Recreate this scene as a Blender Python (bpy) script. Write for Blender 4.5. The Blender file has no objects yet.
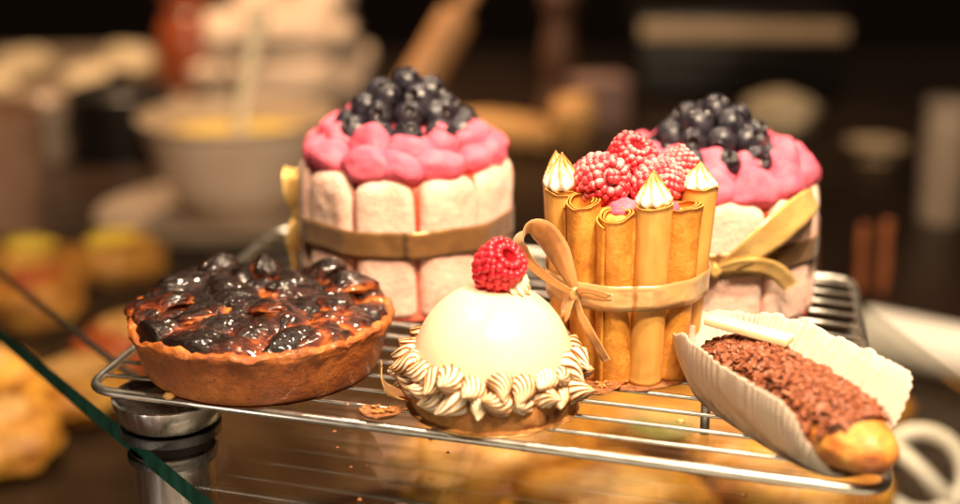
import bpy, math, random
from mathutils import Vector, Matrix, noise, Euler
R = math.radians
PI = math.pi
S = 0.01                      # everything below is written in centimetres
scene = bpy.context.scene
COL = scene.collection
rnd = random.Random(7)

# ------------------------------------------------------------------ node helpers
class NT:
    def __init__(s, name):
        s.m = bpy.data.materials.new(name); s.m.use_nodes = True
        s.t = s.m.node_tree; s.t.nodes.clear()
        s.out = s.n('ShaderNodeOutputMaterial')
        tc = s.n('ShaderNodeTexCoord'); oi = s.n('ShaderNodeObjectInfo')
        sc = s.n('ShaderNodeVectorMath'); sc.operation = 'SCALE'; sc.inputs['Scale'].default_value = 100
        s.l(tc.outputs['Object'], sc.inputs[0])
        mu = s.n('ShaderNodeMath'); mu.operation = 'MULTIPLY'; mu.inputs[1].default_value = 37.0
        s.l(oi.outputs['Random'], mu.inputs[0])
        ad = s.n('ShaderNodeVectorMath'); ad.operation = 'ADD'
        s.l(sc.outputs[0], ad.inputs[0]); s.l(mu.outputs[0], ad.inputs[1])
        s.vec = ad.outputs[0]; s.raw = sc.outputs[0]
        s.rand = oi.outputs['Random']
    def n(s, t): return s.t.nodes.new(t)
    def l(s, a, b): s.t.links.new(a, b)
    def put(s, sock, v):
        if v is None: return
        if hasattr(v, 'is_output'): s.l(v, sock)
        elif isinstance(v, (tuple, list)):
            sock.default_value = (tuple(v) + (1,))[:4] if sock.type == 'RGBA' else v
        else: sock.default_value = v
    def noise(s, size, detail=4, rough=.55, dist=0, vec=None, stretch=None):
        v = vec or s.vec
        if stretch:
            mp = s.n('ShaderNodeMapping'); mp.inputs['Scale'].default_value = stretch
            s.l(v, mp.inputs[0]); v = mp.outputs[0]
        x = s.n('ShaderNodeTexNoise'); x.inputs['Scale'].default_value = 1.0 / size
        x.inputs['Detail'].default_value = detail; x.inputs['Roughness'].default_value = rough
        x.inputs['Distortion'].default_value = dist
        s.l(v, x.inputs['Vector']); return x.outputs['Fac']
    def voro(s, size, feature='F1', out='Distance', rand=1.0):
        x = s.n('ShaderNodeTexVoronoi'); x.feature = feature
        x.inputs['Scale'].default_value = 1.0 / size
        x.inputs['Randomness'].default_value = rand
        s.l(s.vec, x.inputs['Vector']); return x.outputs[out]
    def ramp(s, fac, *stops):
        x = s.n('ShaderNodeValToRGB'); e = x.color_ramp.elements
        while len(e) < len(stops): e.new(.5)
        for k, (p, c) in zip(e, stops):
            k.position = p; k.color = (c, c, c, 1) if not isinstance(c, (tuple, list)) else tuple(c) + (1,)
        s.put(x.inputs[0], fac); return x.outputs[0]
    def mix(s, fac, a, b):
        x = s.n('ShaderNodeMix'); x.data_type = 'RGBA'
        s.put(x.inputs[0], fac); s.put(x.inputs[6], a); s.put(x.inputs[7], b); return x.outputs[2]
    def math(s, op, a, b=0, clamp=False):
        x = s.n('ShaderNodeMath'); x.operation = op; x.use_clamp = clamp
        s.put(x.inputs[0], a); s.put(x.inputs[1], b); return x.outputs[0]
    def attr(s, name):
        x = s.n('ShaderNodeAttribute'); x.attribute_name = name; return x.outputs['Fac']
    def normz(s):
        g = s.n('ShaderNodeNewGeometry'); x = s.n('ShaderNodeSeparateXYZ')
        s.l(g.outputs['Normal'], x.inputs[0]); return x.outputs[2]
    def sep(s, axis, raw=True):
        x = s.n('ShaderNodeSeparateXYZ'); s.l(s.raw if raw else s.vec, x.inputs[0]); return x.outputs[axis]
    def bump(s, h, dist=.02, strength=1.0, prev=None):
        x = s.n('ShaderNodeBump'); x.inputs['Distance'].default_value = dist * S
        x.inputs['Strength'].default_value = strength
        s.l(h, x.inputs['Height'])
        if prev: s.l(prev, x.inputs['Normal'])
        return x.outputs[0]
    def done(s, col, rough=.5, spec=.5, sss=0, rad=(1, .5, .25), sscale=.2, coat=0, coatr=.1, metal=0,
             normal=None, trans=0, ior=1.45, sheen=0, emit=None, estr=0):
        p = s.n('ShaderNodeBsdfPrincipled'); I = p.inputs
        s.put(I['Base Color'], col); s.put(I['Roughness'], rough); s.put(I['Specular IOR Level'], spec)
        s.put(I['Subsurface Weight'], sss); I['Subsurface Radius'].default_value = rad
        I['Subsurface Scale'].default_value = sscale * S
        s.put(I['Coat Weight'], coat); I['Coat Roughness'].default_value = coatr
        s.put(I['Metallic'], metal); s.put(I['Transmission Weight'], trans); I['IOR'].default_value = ior
        I['Sheen Weight'].default_value = sheen
        if emit: s.put(I['Emission Color'], emit); I['Emission Strength'].default_value = estr
        if normal: s.l(normal, I['Normal'])
        s.l(p.outputs[0], s.out.inputs[0]); s.p = p
        return s.m

def simple(name, c1, c2, size=1.0, rough=.5, bsize=.2, bdist=.02, lo=.35, hi=.65, **k):
    t = NT(name)
    f = t.noise(size, 5, .6)
    c = t.ramp(f, (lo, c1), (hi, c2))
    nb = t.bump(t.noise(bsize, 4), bdist) if bdist else None
    return t.done(c, rough=rough, normal=nb, **k)

MAT = {}
def build_materials():
    # --- pastry
    t = NT('tart_crust')
    z = t.sep(2)
    f = t.noise(1.6, 6, .65); g = t.noise(.35, 5, .7)
    base = t.ramp(f, (.3, (.17, .038, .006)), (.52, (.31, .082, .012)), (.72, (.47, .16, .028)))
    spots = t.ramp(g, (.36, 1.0), (.47, 0.0))
    c = t.mix(t.math('MULTIPLY', spots, .6), base, (.10, .025, .008))
    rim = t.ramp(t.math('DIVIDE', z, 4.0), (.66, 0.0), (.84, 1.0))
    rc = t.ramp(t.noise(.9, 5, .7), (.3, (.035, .010, .004)), (.45, (.34, .08, .012)), (.62, (.66, .22, .04)))
    c = t.mix(rim, c, rc)
    rr = t.mix(rim, (.55,)*3, (.16,)*3)
    MAT['crust'] = t.done(c, rough=rr, coat=.15, normal=t.bump(t.noise(.22, 6, .7), .10))

    for key, nm in (('jelly', 'caramelised_filling'), ('fruit', 'caramelised_fruit')):
        t = NT(nm)
        v = t.math('ADD', t.attr('ridge'), t.math('MULTIPLY', t.math('SUBTRACT', t.noise(.7, 5, .6, dist=.8), .5), .55))
        c = t.ramp(v, (.14, (.56, .235, .045)), (.32, (.40, .115, .016)), (.45, (.17, .030, .006)), (.56, (.040, .008, .003)), (.72, (.008, .003, .002)))
        b = t.bump(t.noise(.13, 4, .65), .075)
        b = t.bump(t.noise(.45, 3, .5, dist=.8), .06, prev=b)
        MAT[key] = t.done(c, rough=.32, spec=.28, coat=.85, coatr=.025, normal=b)

    t = NT('white_chocolate_glaze')
    f = t.noise(1.8, 3)
    c = t.ramp(f, (.35, (.82, .575, .385)), (.65, (.84, .615, .425)))
    sp = t.ramp(t.noise(.45, 2), (.735, 0.0), (.765, 1.0))
    c = t.mix(t.math('MULTIPLY', sp, .35), c, (.75, .32, .2))
    MAT['dome'] = t.done(c, rough=.30, spec=.45, sss=.35, rad=(1, .7, .4), sscale=.35, normal=t.bump(t.noise(.8, 2), .012))

    t = NT('shortbread')
    f = t.noise(.7, 6, .7)
    c = t.ramp(f, (.3, (.30, .10, .022)), (.55, (.52, .22, .055)), (.75, (.66, .34, .10)))
    MAT['biscuit'] = t.done(c, rough=.75, normal=t.bump(t.noise(.12, 6, .75), .08))

    t = NT('torched_meringue')
    rg = t.attr('ridge')
    f = t.noise(.55, 4, .6); g = t.noise(1.7, 3)
    v = t.math('ADD', rg, t.math('MULTIPLY', t.math('SUBTRACT', f, .5), .5))
    v = t.math('ADD', v, t.math('MULTIPLY', t.math('SUBTRACT', g, .5), .5))
    v = t.math('ADD', v, t.math('MULTIPLY', t.math('SUBTRACT', t.rand, .5), .28))
    c = t.ramp(v, (.28, (.86, .76, .57)), (.40, (.76, .46, .16)), (.53, (.38, .12, .022)), (.76, (.12, .03, .01)), (1.0, (.02, .01, .006)))
    MAT['meringue'] = t.done(c, rough=.42, spec=.4, sss=.25, rad=(1, .7, .4), sscale=.15, normal=t.bump(t.noise(.12, 4), .02))

    t = NT('lightly_torched_meringue')
    rg = t.attr('ridge')
    v = t.math('ADD', rg, t.math('MULTIPLY', t.math('SUBTRACT', t.noise(.4, 4, .6), .5), .6))
    c = t.ramp(v, (.50, (.88, .80, .66)), (.62, (.80, .54, .17)), (.84, (.34, .12, .025)))
    MAT['kiss'] = t.done(c, rough=.38, sss=.25, rad=(1, .7, .4), sscale=.15, normal=t.bump(t.noise(.12, 4), .015))

    t = NT('piped_cream')
    c = t.ramp(t.noise(.5, 3), (.35, (.84, .70, .46)), (.65, (.90, .79, .58)))
    MAT['cream'] = t.done(c, rough=.4, sss=.3, rad=(1, .7, .4), sscale=.15)

    def rasp(name, dust):
        t = NT(name)
        dr = t.attr('ridge')
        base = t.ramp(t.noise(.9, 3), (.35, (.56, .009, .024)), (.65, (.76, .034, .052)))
        base = t.mix(dr, (.34, .006, .014), base)  # shade in the creases between drupelets is put into the colour
        if dust:
            nz = t.normz()
            a = t.math('ADD', t.math('MULTIPLY', nz, .16), t.math('MULTIPLY', t.noise(.07, 4, .8), .75))
            a = t.math('ADD', a, t.math('MULTIPLY', t.noise(.8, 3), .7))
            k = t.ramp(a, (.78, .02), (1.12, .66))
            col = t.mix(k, base, (.86, .58, .55))
            return t.done(col, rough=t.mix(k, (.30,)*3, (.9,)*3), sss=.3, rad=(1, .2, .15), sscale=.15, normal=t.bump(t.noise(.07, 4), .015))
        return t.done(base, rough=.30, sss=.3, rad=(1, .15, .1), sscale=.2, normal=t.bump(t.noise(.09, 4), .012))
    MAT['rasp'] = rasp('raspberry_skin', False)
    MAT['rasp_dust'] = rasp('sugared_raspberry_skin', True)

    t = NT('blueberry_skin')
    f = t.noise(.8, 5, .65); r = t.attr('ridge')
    v = t.math('ADD', f, t.math('MULTIPLY', t.math('SUBTRACT', t.rand, .5), .16))
    c = t.ramp(v, (.36, (.008, .006, .009)), (.54, (.024, .021, .030)), (.74, (.060, .056, .072)), (.95, (.10, .095, .115)))
    c = t.mix(r, c, (.010, .006, .005))
    MAT['blueberry'] = t.done(c, rough=t.ramp(v, (.4, .20), (.7, .52)), spec=.5, normal=t.bump(t.noise(.15, 4), .012))

    t = NT('pink_cream')
    f = t.noise(.9, 4)
    c = t.ramp(f, (.3, (.64, .085, .15)), (.7, (.78, .17, .24)))
    MAT['pink'] = t.done(c, rough=.6, spec=.3, sss=.3, rad=(1, .35, .3), sscale=.25, normal=t.bump(t.noise(.3, 5, .65), .06))

    t = NT('ladyfinger_sponge')
    f = t.noise(1.2, 5, .65); g = t.noise(.18, 4, .7)
    c = t.ramp(f, (.3, (.76, .38, .27)), (.5, (.81, .51, .39)), (.7, (.85, .62, .51)))
    c = t.mix(t.math('MULTIPLY', t.ramp(g, (.45, 0.0), (.68, 1.0)), .6), c, (.83, .67, .58))
    MAT['finger'] = t.done(c, rough=.85, sheen=.15, normal=t.bump(g, .10, prev=t.bump(t.noise(.8, 4, .6), .10)), sss=.12, sscale=.1)
    MAT['jam'] = simple('red_jam_sponge', (.36, .03, .014), (.58, .11, .04), .5, .5, .15, .06)

    def satin(name, a, b):
        t = NT(name)
        f = t.noise(1.1, 3)
        c = t.ramp(f, (.3, a), (.7, b))
        wv = t.noise(.05, 2, stretch=(1, 1, .12))
        return t.done(c, rough=.30, spec=.6, sheen=.15, metal=.40, normal=t.bump(t.noise(1.3, 2), .10, prev=t.bump(wv, .006)))
    MAT['ribbon_brown'] = satin('bronze_satin', (.20, .095, .03), (.30, .155, .05))
    MAT['ribbon_gold'] = satin('gold_satin', (.72, .42, .11), (.86, .58, .20))
    MAT['ribbon_tan'] = satin('caramel_satin', (.56, .31, .11), (.72, .46, .20))

    t = NT('rolled_wafer')
    z = t.sep(2)
    f = t.noise(.9, 5, .65); g = t.noise(.2, 5, .7)
    c = t.ramp(f, (.3, (.46, .155, .018)), (.5, (.63, .26, .034)), (.72, (.74, .37, .065)))
    c = t.mix(t.ramp(g, (.54, 0.0), (.70, .62)), c, (.36, .11, .016))
    e = t.ramp(t.math('DIVIDE', z, 10.0), (.0, 1.0), (.06, 0.0), (.80, 0.0), (.93, .8))
    c = t.mix(t.math('MULTIPLY', e, .6), c, (.44, .15, .025))
    MAT['wafer'] = t.done(c, rough=.5, normal=t.bump(g, .035), sss=.06, sscale=.1)
    t = NT('smooth_wafer')
    f = t.noise(.5, 4, .6, stretch=(1, 1, .25))
    c = t.ramp(f, (.3, (.58, .27, .050)), (.7, (.72, .39, .095)))
    MAT['wafer_smooth'] = t.done(c, rough=.5, normal=t.bump(f, .02), sss=.06, sscale=.1)

    t = NT('choux_pastry')
    f = t.noise(1.0, 5, .65, dist=.5)
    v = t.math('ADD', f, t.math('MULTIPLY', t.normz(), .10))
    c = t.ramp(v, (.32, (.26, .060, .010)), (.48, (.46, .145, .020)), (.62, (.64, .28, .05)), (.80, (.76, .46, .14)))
    MAT['choux'] = t.done(c, rough=.42, coat=.2, coatr=.3, normal=t.bump(t.noise(.16, 5, .7), .05, prev=t.bump(t.noise(.5, 5, .6), .16)), sss=.08)
    MAT['choc'] = simple('chocolate_glaze', (.05, .016, .008), (.11, .038, .018), .5, .35, .2, .05)
    t = NT('chocolate_flakes')
    c = t.ramp(t.noise(.28, 3), (.3, (.13, .036, .015)), (.5, (.23, .07, .03)), (.7, (.36, .135, .07)))
    MAT['flake'] = t.done(c, rough=.5, spec=.4)
    MAT['whitechoc'] = simple('white_chocolate', (.80, .66, .36), (.86, .74, .46), 1.0, .4, .3, .01, sss=.2, sscale=.2)

    t = NT('greaseproof_paper')
    p = t.n('ShaderNodeBsdfPrincipled')
    p.inputs['Base Color'].default_value = (.80, .72, .61, 1); p.inputs['Roughness'].default_value = .5
    tl = t.n('ShaderNodeBsdfTranslucent'); tl.inputs[0].default_value = (.76, .60, .42, 1)
    mx = t.n('ShaderNodeMixShader'); mx.inputs[0].default_value = .48
    b = t.bump(t.noise(.4, 4), .03)
    t.l(b, p.inputs['Normal'])
    t.l(p.outputs[0], mx.inputs[1]); t.l(tl.outputs[0], mx.inputs[2])
    t.l(mx.outputs[0], t.out.inputs[0]); MAT['paper'] = t.m
    MAT['card'] = simple('gold_card', (.52, .27, .08), (.62, .36, .13), 1.5, .35, .5, .01, metal=.4)
    MAT['crumb'] = simple('brown_crumb', (.12, .035, .012), (.34, .13, .035), .4, .6, .12, .08)

    # --- metal, glass
    t = NT('rack_steel')
    f = t.noise(2.0, 4)
    MAT['steel'] = t.done(t.ramp(f, (.3, (.60, .56, .50)), (.7, (.74, .70, .64))), rough=t.ramp(t.noise(.6, 4), (.3, .28), (.7, .40)), metal=1)
    t = NT('brushed_steel')
    f = t.noise(.35, 4, stretch=(1, 1, .06))
    MAT['brushed'] = t.done((.70, .67, .65), rough=t.ramp(f, (.3, .16), (.7, .30)), metal=1)
    MAT['gasket'] = simple('black_rubber', (.012, .012, .013), (.03, .028, .026), .5, .4)
    t = NT('shelf_glass')
    tr = t.n('ShaderNodeBsdfTransparent'); tr.inputs[0].default_value = (.93, .95, .92, 1)
    gl = t.n('ShaderNodeBsdfGlossy'); gl.inputs['Roughness'].default_value = .01
    lw = t.n('ShaderNodeLayerWeight'); lw.inputs[0].default_value = .5
    fr = t.math('ADD', .07, t.math('MULTIPLY', t.math('POWER', lw.outputs['Facing'], 4.0), .90))
    mx = t.n('ShaderNodeMixShader'); t.l(fr, mx.inputs[0])
    t.l(tr.outputs[0], mx.inputs[1]); t.l(gl.outputs[0], mx.inputs[2]); t.l(mx.outputs[0], t.out.inputs[0])
    MAT['glass'] = t.m
    t = NT('glass_edge')
    MAT['glassedge'] = t.done(t.ramp(t.noise(.8, 3, stretch=(1, 1, .4)), (.35, (.006, .040, .026)), (.65, (.014, .080, .055))), rough=.3, spec=.25)

    # --- surroundings
    MAT['counter'] = simple('dark_counter', (.016, .008, .004), (.030, .016, .008), 7, .38, .6, .01)
    MAT['floor'] = simple('dark_floor', (.012, .009, .007), (.02, .015, .011), 14, .6, 1, .02)
    t = NT('dark_wood')
    f = t.noise(2.5, 5, .6, stretch=(1, .08, 1))
    MAT['board'] = t.done(t.ramp(f, (.3, (.075, .035, .015)), (.7, (.14, .07, .03))), rough=.4, normal=t.bump(f, .03))
    MAT['stoneware'] = simple('beige_stoneware', (.46, .36, .28), (.54, .43, .34), 6, .35, .5, .01)
    MAT['custard'] = simple('yellow_custard', (.70, .48, .045), (.78, .58, .08), 5, .35, 2, .2, sss=.1)
    MAT['spoon'] = simple('pale_wood', (.74, .62, .42), (.80, .70, .50), 4, .45, .5, .01)
    MAT['cloth'] = simple('white_cotton', (.48, .38, .30), (.56, .46, .37), 8, .85, .3, .02)
    MAT['redjar'] = simple('red_brown_glaze', (.16, .035, .012), (.26, .06, .02), 5, .3, .5, .01)
    MAT['blackpot'] = simple('black_enamel', (.008, .007, .006), (.016, .013, .011), 5, .3, .5, .01)
    MAT['tinwood'] = simple('worn_grey_metal', (.26, .20, .15), (.36, .28, .21), 6, .4, 1, .02)
    MAT['beech'] = simple('beech_wood', (.40, .20, .08), (.52, .28, .12), 4, .45, .5, .02)
    MAT['bread'] = simple('baked_bread', (.50, .26, .08), (.68, .40, .15), 4, .6, .5, .05)
    MAT['loaf'] = simple('floury_loaf', (.42, .34, .22), (.54, .45, .31), 4, .7, .5, .05)
    MAT['pinkbox'] = simple('mauve_card', (.26, .16, .14), (.32, .20, .17), 4, .6, .5, .01)
    MAT['brownglass'] = simple('dark_walnut', (.07, .035, .022), (.12, .06, .035), 4, .35, .5, .01)
    MAT['strip'] = simple('beige_trim', (.48, .35, .22), (.56, .42, .27), 6, .45, .5, .01)
    MAT['whiteplastic'] = simple('white_plastic', (.74, .68, .60), (.80, .75, .68), 6, .35, .5, .01)
    MAT['rust'] = simple('cinnamon_bark', (.26, .075, .025), (.38, .12, .045), 3, .6, .5, .03)
    MAT['yellowbun'] = simple('golden_pastry', (.34, .125, .018), (.66, .34, .055), 3.0, .45, .6, .1, lo=.38, hi=.62)
    MAT['redfruit'] = simple('red_glaze', (.34, .05, .02), (.50, .12, .03), 2, .2, .5, .05)
    MAT['tub'] = simple('cloudy_plastic', (.20, .12, .08), (.27, .16, .11), 6, .35, .5, .01)
    MAT['greenleaf'] = simple('green_leaf', (.16, .18, .03), (.26, .26, .05), 2, .5, .5, .03)

# ------------------------------------------------------------------ mesh helpers
class MB:
    def __init__(s): s.v = []; s.f = []; s.a = []; s.mi = []
    def add(s, vf, xf=None, mi=0, a=None):
        v, f = vf[0], vf[1]
        at = vf[2] if len(vf) > 2 else None
        o = len(s.v)
        for p in v:
            p = Vector(p)
            s.v.append(xf @ p if xf is not None else p)
        s.f += [tuple(i + o for i in q) for q in f]
        s.mi += [mi] * len(f)
        s.a += list(at) if at is not None else [0.0 if a is None else a] * len(v)
        return s
    def mesh(s, name, mats, smooth=True):
        me = bpy.data.meshes.new(name)
        me.from_pydata([tuple(p * S) for p in s.v], [], s.f)
        for m in (mats if isinstance(mats, (list, tuple)) else [mats]):
            me.materials.append(MAT[m])
        me.polygons.foreach_set('use_smooth', [smooth] * len(me.polygons))
        me.polygons.foreach_set('material_index', s.mi)
        if any(s.a):
            at = me.attributes.new('ridge', 'FLOAT', 'POINT'); at.data.foreach_set('value', s.a)
        me.update(); me.validate()
        return me
    def obj(s, name, mats, parent=None, smooth=True, sharp=None):
        me = s.mesh(name, mats, smooth)
        if sharp: me.set_sharp_from_angle(angle=R(sharp))
        return link(name, me, parent)

def link(name, me, parent=None):
    o = bpy.data.objects.new(name, me); COL.objects.link(o)
    if parent: o.parent = parent
    return o
def tag(o, label=None, cat=None, group=None, kind=None):
    if label: o['label'] = label
    if cat: o['category'] = cat
    if group: o['group'] = group
    if kind: o['kind'] = kind
    return o
def thing(name, label, cat, loc, rz=0, group=None):
    o = link(name, None); o.empty_display_size = .01
    o.location = Vector(loc) * S; o.rotation_euler = (0, 0, R(rz))
    return tag(o, label, cat, group)
def place(o, loc, rot=(0, 0, 0), sc=1):
    o.location = Vector(loc) * S; o.rotation_euler = rot if not isinstance(rot, Matrix) else rot.to_euler()
    o.scale = (sc, sc, sc) if not isinstance(sc, tuple) else sc
    return o
def N(p, size=1.0, seed=0):
    return noise.noise(Vector(p) / size + Vector((seed * 13.7, seed * 7.1, seed * 3.3)))
def FR(p, size=1.0, seed=0, oct=4):
    return noise.fractal(Vector(p) / size + Vector((seed * 13.7, seed * 7.1, seed * 3.3)), 1.0, 2.0, oct)
def sst(a, b, x):
    t = max(0, min(1, (x - a) / (b - a))); return t * t * (3 - 2 * t)

def revolve(prof, n=48, fn=None):
    """prof: list of (r, z); r<=0 is a pole. fn(r, z, phi, k) -> (r, z)"""
    v, f, rows = [], [], []
    for k, (r, z) in enumerate(prof):
        if r <= 1e-6:
            rows.append([len(v)]); v.append((0, 0, z))
        else:
            row = []
            for j in range(n):
                ph = 2 * PI * j / n
                rr, zz = fn(r, z, ph, k) if fn else (r, z)
                row.append(len(v)); v.append((rr * math.cos(ph), rr * math.sin(ph), zz))
            rows.append(row)
    for A, B in zip(rows, rows[1:]):
        for j in range(n):
            k = (j + 1) % n
            if len(A) == 1 and len(B) == 1: continue
            if len(A) == 1: f.append((A[0], B[k], B[j]))
            elif len(B) == 1: f.append((A[j], A[k], B[0]))
            else: f.append((A[j], A[k], B[k], B[j]))
    return v, f
def smooth_prof(pts, sub=5):
    out = []
    n = len(pts)
    for i in range(n - 1):
        p0, p1, p2, p3 = pts[max(i - 1, 0)], pts[i], pts[i + 1], pts[min(i + 2, n - 1)]
        for k in range(sub):
            t = k / sub
            q = []
            for a, b, c, d in zip(p0, p1, p2, p3):
                q.append(.5 * ((2 * b) + (-a + c) * t + (2 * a - 5 * b + 4 * c - d) * t * t + (-a + 3 * b - 3 * c + d) * t ** 3))
            out.append(tuple(q))
    out.append(tuple(pts[-1]))
    return out
def curve(pts, sub=8): return [Vector(p) for p in smooth_prof([tuple(p) for p in pts], sub)]

def tube(path, r, n=10, closed=False, caps=True):
    path = [Vector(p) for p in path]; m = len(path)
    v, f = [], []
    up = None
    for i, p in enumerate(path):
        a = path[(i - 1) % m] if (closed or i > 0) else p
        b = path[(i + 1) % m] if (closed or i < m - 1) else p
        t = (b - a).normalized()
        if up is None:
            up = Vector((0, 0, 1)) if abs(t.z) < .9 else Vector((1, 0, 0))
        x = t.cross(up).normalized(); up = x.cross(t).normalized()
        rr = r(i / max(1, m - 1)) if callable(r) else r
        for j in range(n):
            an = 2 * PI * j / n
            v.append(p + (x * math.cos(an) + up * math.sin(an)) * rr)
    for i in range(m if closed else m - 1):
        for j in range(n):
            k = (j + 1) % n; i2 = (i + 1) % m
            f.append((i * n + j, i * n + k, i2 * n + k, i2 * n + j))
    if caps and not closed:
        f.append(tuple(range(n))[::-1]); f.append(tuple(range((m - 1) * n, m * n)))
    return v, f
def ellipsoid(rx, ry, rz, nu=32, nv=20, fn=None, e=1.0):
    prof = []
    for k in range(nv + 1):
        th = PI * k / nv
        prof.append((math.sin(th), -math.cos(th)))
    v, f = revolve(prof, nu)
    out = []
    for p in v:
        q = [math.copysign(abs(c) ** e, c) for c in p]
        q = Vector((q[0] * rx, q[1] * ry, q[2] * rz))
        if fn: q = fn(q, Vector(p))
        out.append(q)
    return out, f
def rbox(sx, sy, sz, r, n=4):
    """box with rounded edges, centred"""
    v, f = [], []
    def axis(s):
        h = s / 2
        a = [-h + r - r * math.cos(PI / 2 * i / n) for i in range(n)] + [-(h - r)]
        mid = [0.0]
        return a + mid + [-q for q in reversed(a)]
    X, Y, Z = axis(sx), axis(sy), axis(sz)
    idx = {}
    def vert(i, j, k):
        key = (i, j, k)
        if key in idx: return idx[key]
        p = Vector((X[i], Y[j], Z[k]))
        c = Vector((max(-sx/2+r, min(sx/2-r, p.x)), max(-sy/2+r, min(sy/2-r, p.y)), max(-sz/2+r, min(sz/2-r, p.z))))
        d = p - c
        if d.length > 1e-9: p = c + d.normalized() * r
        idx[key] = len(v); v.append(p); return idx[key]
    A, B, C_ = len(X) - 1, len(Y) - 1, len(Z) - 1
    for i in range(A):
        for j in range(B):
            f.append((vert(i, j, 0), vert(i, j+1, 0), vert(i+1, j+1, 0), vert(i+1, j, 0)))
            f.append((vert(i, j, C_), vert(i+1, j, C_), vert(i+1, j+1, C_), vert(i, j+1, C_)))
    for i in range(A):
        for k in range(C_):
            f.append((vert(i, 0, k), vert(i+1, 0, k), vert(i+1, 0, k+1), vert(i, 0, k+1)))
            f.append((vert(i, B, k), vert(i, B, k+1), vert(i+1, B, k+1), vert(i+1, B, k)))
    for j in range(B):
        for k in range(C_):
            f.append((vert(0, j, k), vert(0, j, k+1), vert(0, j+1, k+1), vert(0, j+1, k)))
            f.append((vert(A, j, k), vert(A, j+1, k), vert(A, j+1, k+1), vert(A, j, k+1)))
    return v, f
def prism(outline, z0, z1):
    n = len(outline); v = [(x, y, z0) for x, y in outline] + [(x, y, z1) for x, y in outline]
    return v, [tuple(range(n))[::-1], tuple(range(n, 2*n))] + [(i, (i+1) % n, (i+1) % n + n, i + n) for i in range(n)]
def ribbon(pts, wd, width, th=.03, sub=8, nw=4, cup=0.0):
    """satin strip: pts path, wd width direction per point, width per point or number"""
    n = len(pts)
    W = [width] * n if not isinstance(width, (list, tuple)) else width
    D = [wd] * n if not isinstance(wd, list) else wd
    rows = smooth_prof([tuple(p) + tuple(Vector(d).normalized()) + (w,) for p, d, w in zip(pts, D, W)], sub)
    P = [Vector(r[0:3]) for r in rows]
    v, f = [], []
    m = len(P)
    for i, r in enumerate(rows):
        t = (P[min(i+1, m-1)] - P[max(i-1, 0)]).normalized()
        d = Vector(r[3:6]); d = (d - t * d.dot(t)).normalized(); w = r[6]
        nn = t.cross(d).normalized()
        for side in (1, -1):
            for j in range(nw + 1):
                s = j / nw * 2 - 1
                v.append(P[i] + d * (w / 2 * s) + nn * (side * th / 2 + cup * w * (s * s - .4)))
    k = 2 * (nw + 1)
    for i in range(m - 1):
        a, b = i * k, (i + 1) * k
        for j in range(nw):
            f.append((a+j, a+j+1, b+j+1, b+j))
            o = nw + 1
            f.append((a+o+j+1, a+o+j, b+o+j, b+o+j+1))
        f.append((a, b, b+nw+1, a+nw+1)); f.append((a+nw, a+2*nw+1, b+2*nw+1, b+nw))
    for a in (0, (m-1)*k):
        for j in range(nw): f.append((a+j, a+nw+1+j, a+nw+2+j, a+j+1))
    return v, f
def swirl(Rb, H, lobes=7, twist=1.2, depth=.26, power=.8, nt=26, nphi=None, tipr=.04, curl=0.0, bend=0.0, wl=.72, wt=.12):
    """piped rosette; third item is the ridge attribute"""
    nphi = nphi or lobes * 8
    v, f, a = [], [], []
    for i in range(nt + 1):
        t = i / nt
        env = (math.sin(min(1, t / .22) * PI / 2) * .35 + .65) if t < .22 else 1
        rr = Rb * env * max(tipr, (1 - t ** 1.35)) ** power
        for j in range(nphi):
            ph = 2 * PI * j / nphi
            w = math.cos(lobes * (ph + twist * t))
            l = 1 - abs(math.sin(lobes / 2 * (ph + twist * t)))
            l = .35 * l + .65 * l ** 1.6
            r = rr * (1 - depth + depth * l * 1.25)
            cx = bend * t * t
            v.append((r * math.cos(ph) + cx + curl * math.sin(t * 9) * t * .1, r * math.sin(ph), H * t))
            a.append(max(0, min(1, .12 + l * wl + wt * t)))
    for i in range(nt):
        for j in range(nphi):
            k = (j + 1) % nphi
            f.append((i*nphi+j, i*nphi+k, (i+1)*nphi+k, (i+1)*nphi+j))
    f.append(tuple(range(nphi))[::-1]); f.append(tuple(range(nt*nphi, (nt+1)*nphi)))
    return v, f, a
def ico(sub=2):
    import bmesh
    b = bmesh.new(); bmesh.ops.create_icosphere(b, subdivisions=sub, radius=1)
    v = [p.co.copy() for p in b.verts]; f = [tuple(x.index for x in q.verts) for q in b.faces]; b.free(); return v, f
ICO2 = None
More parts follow.
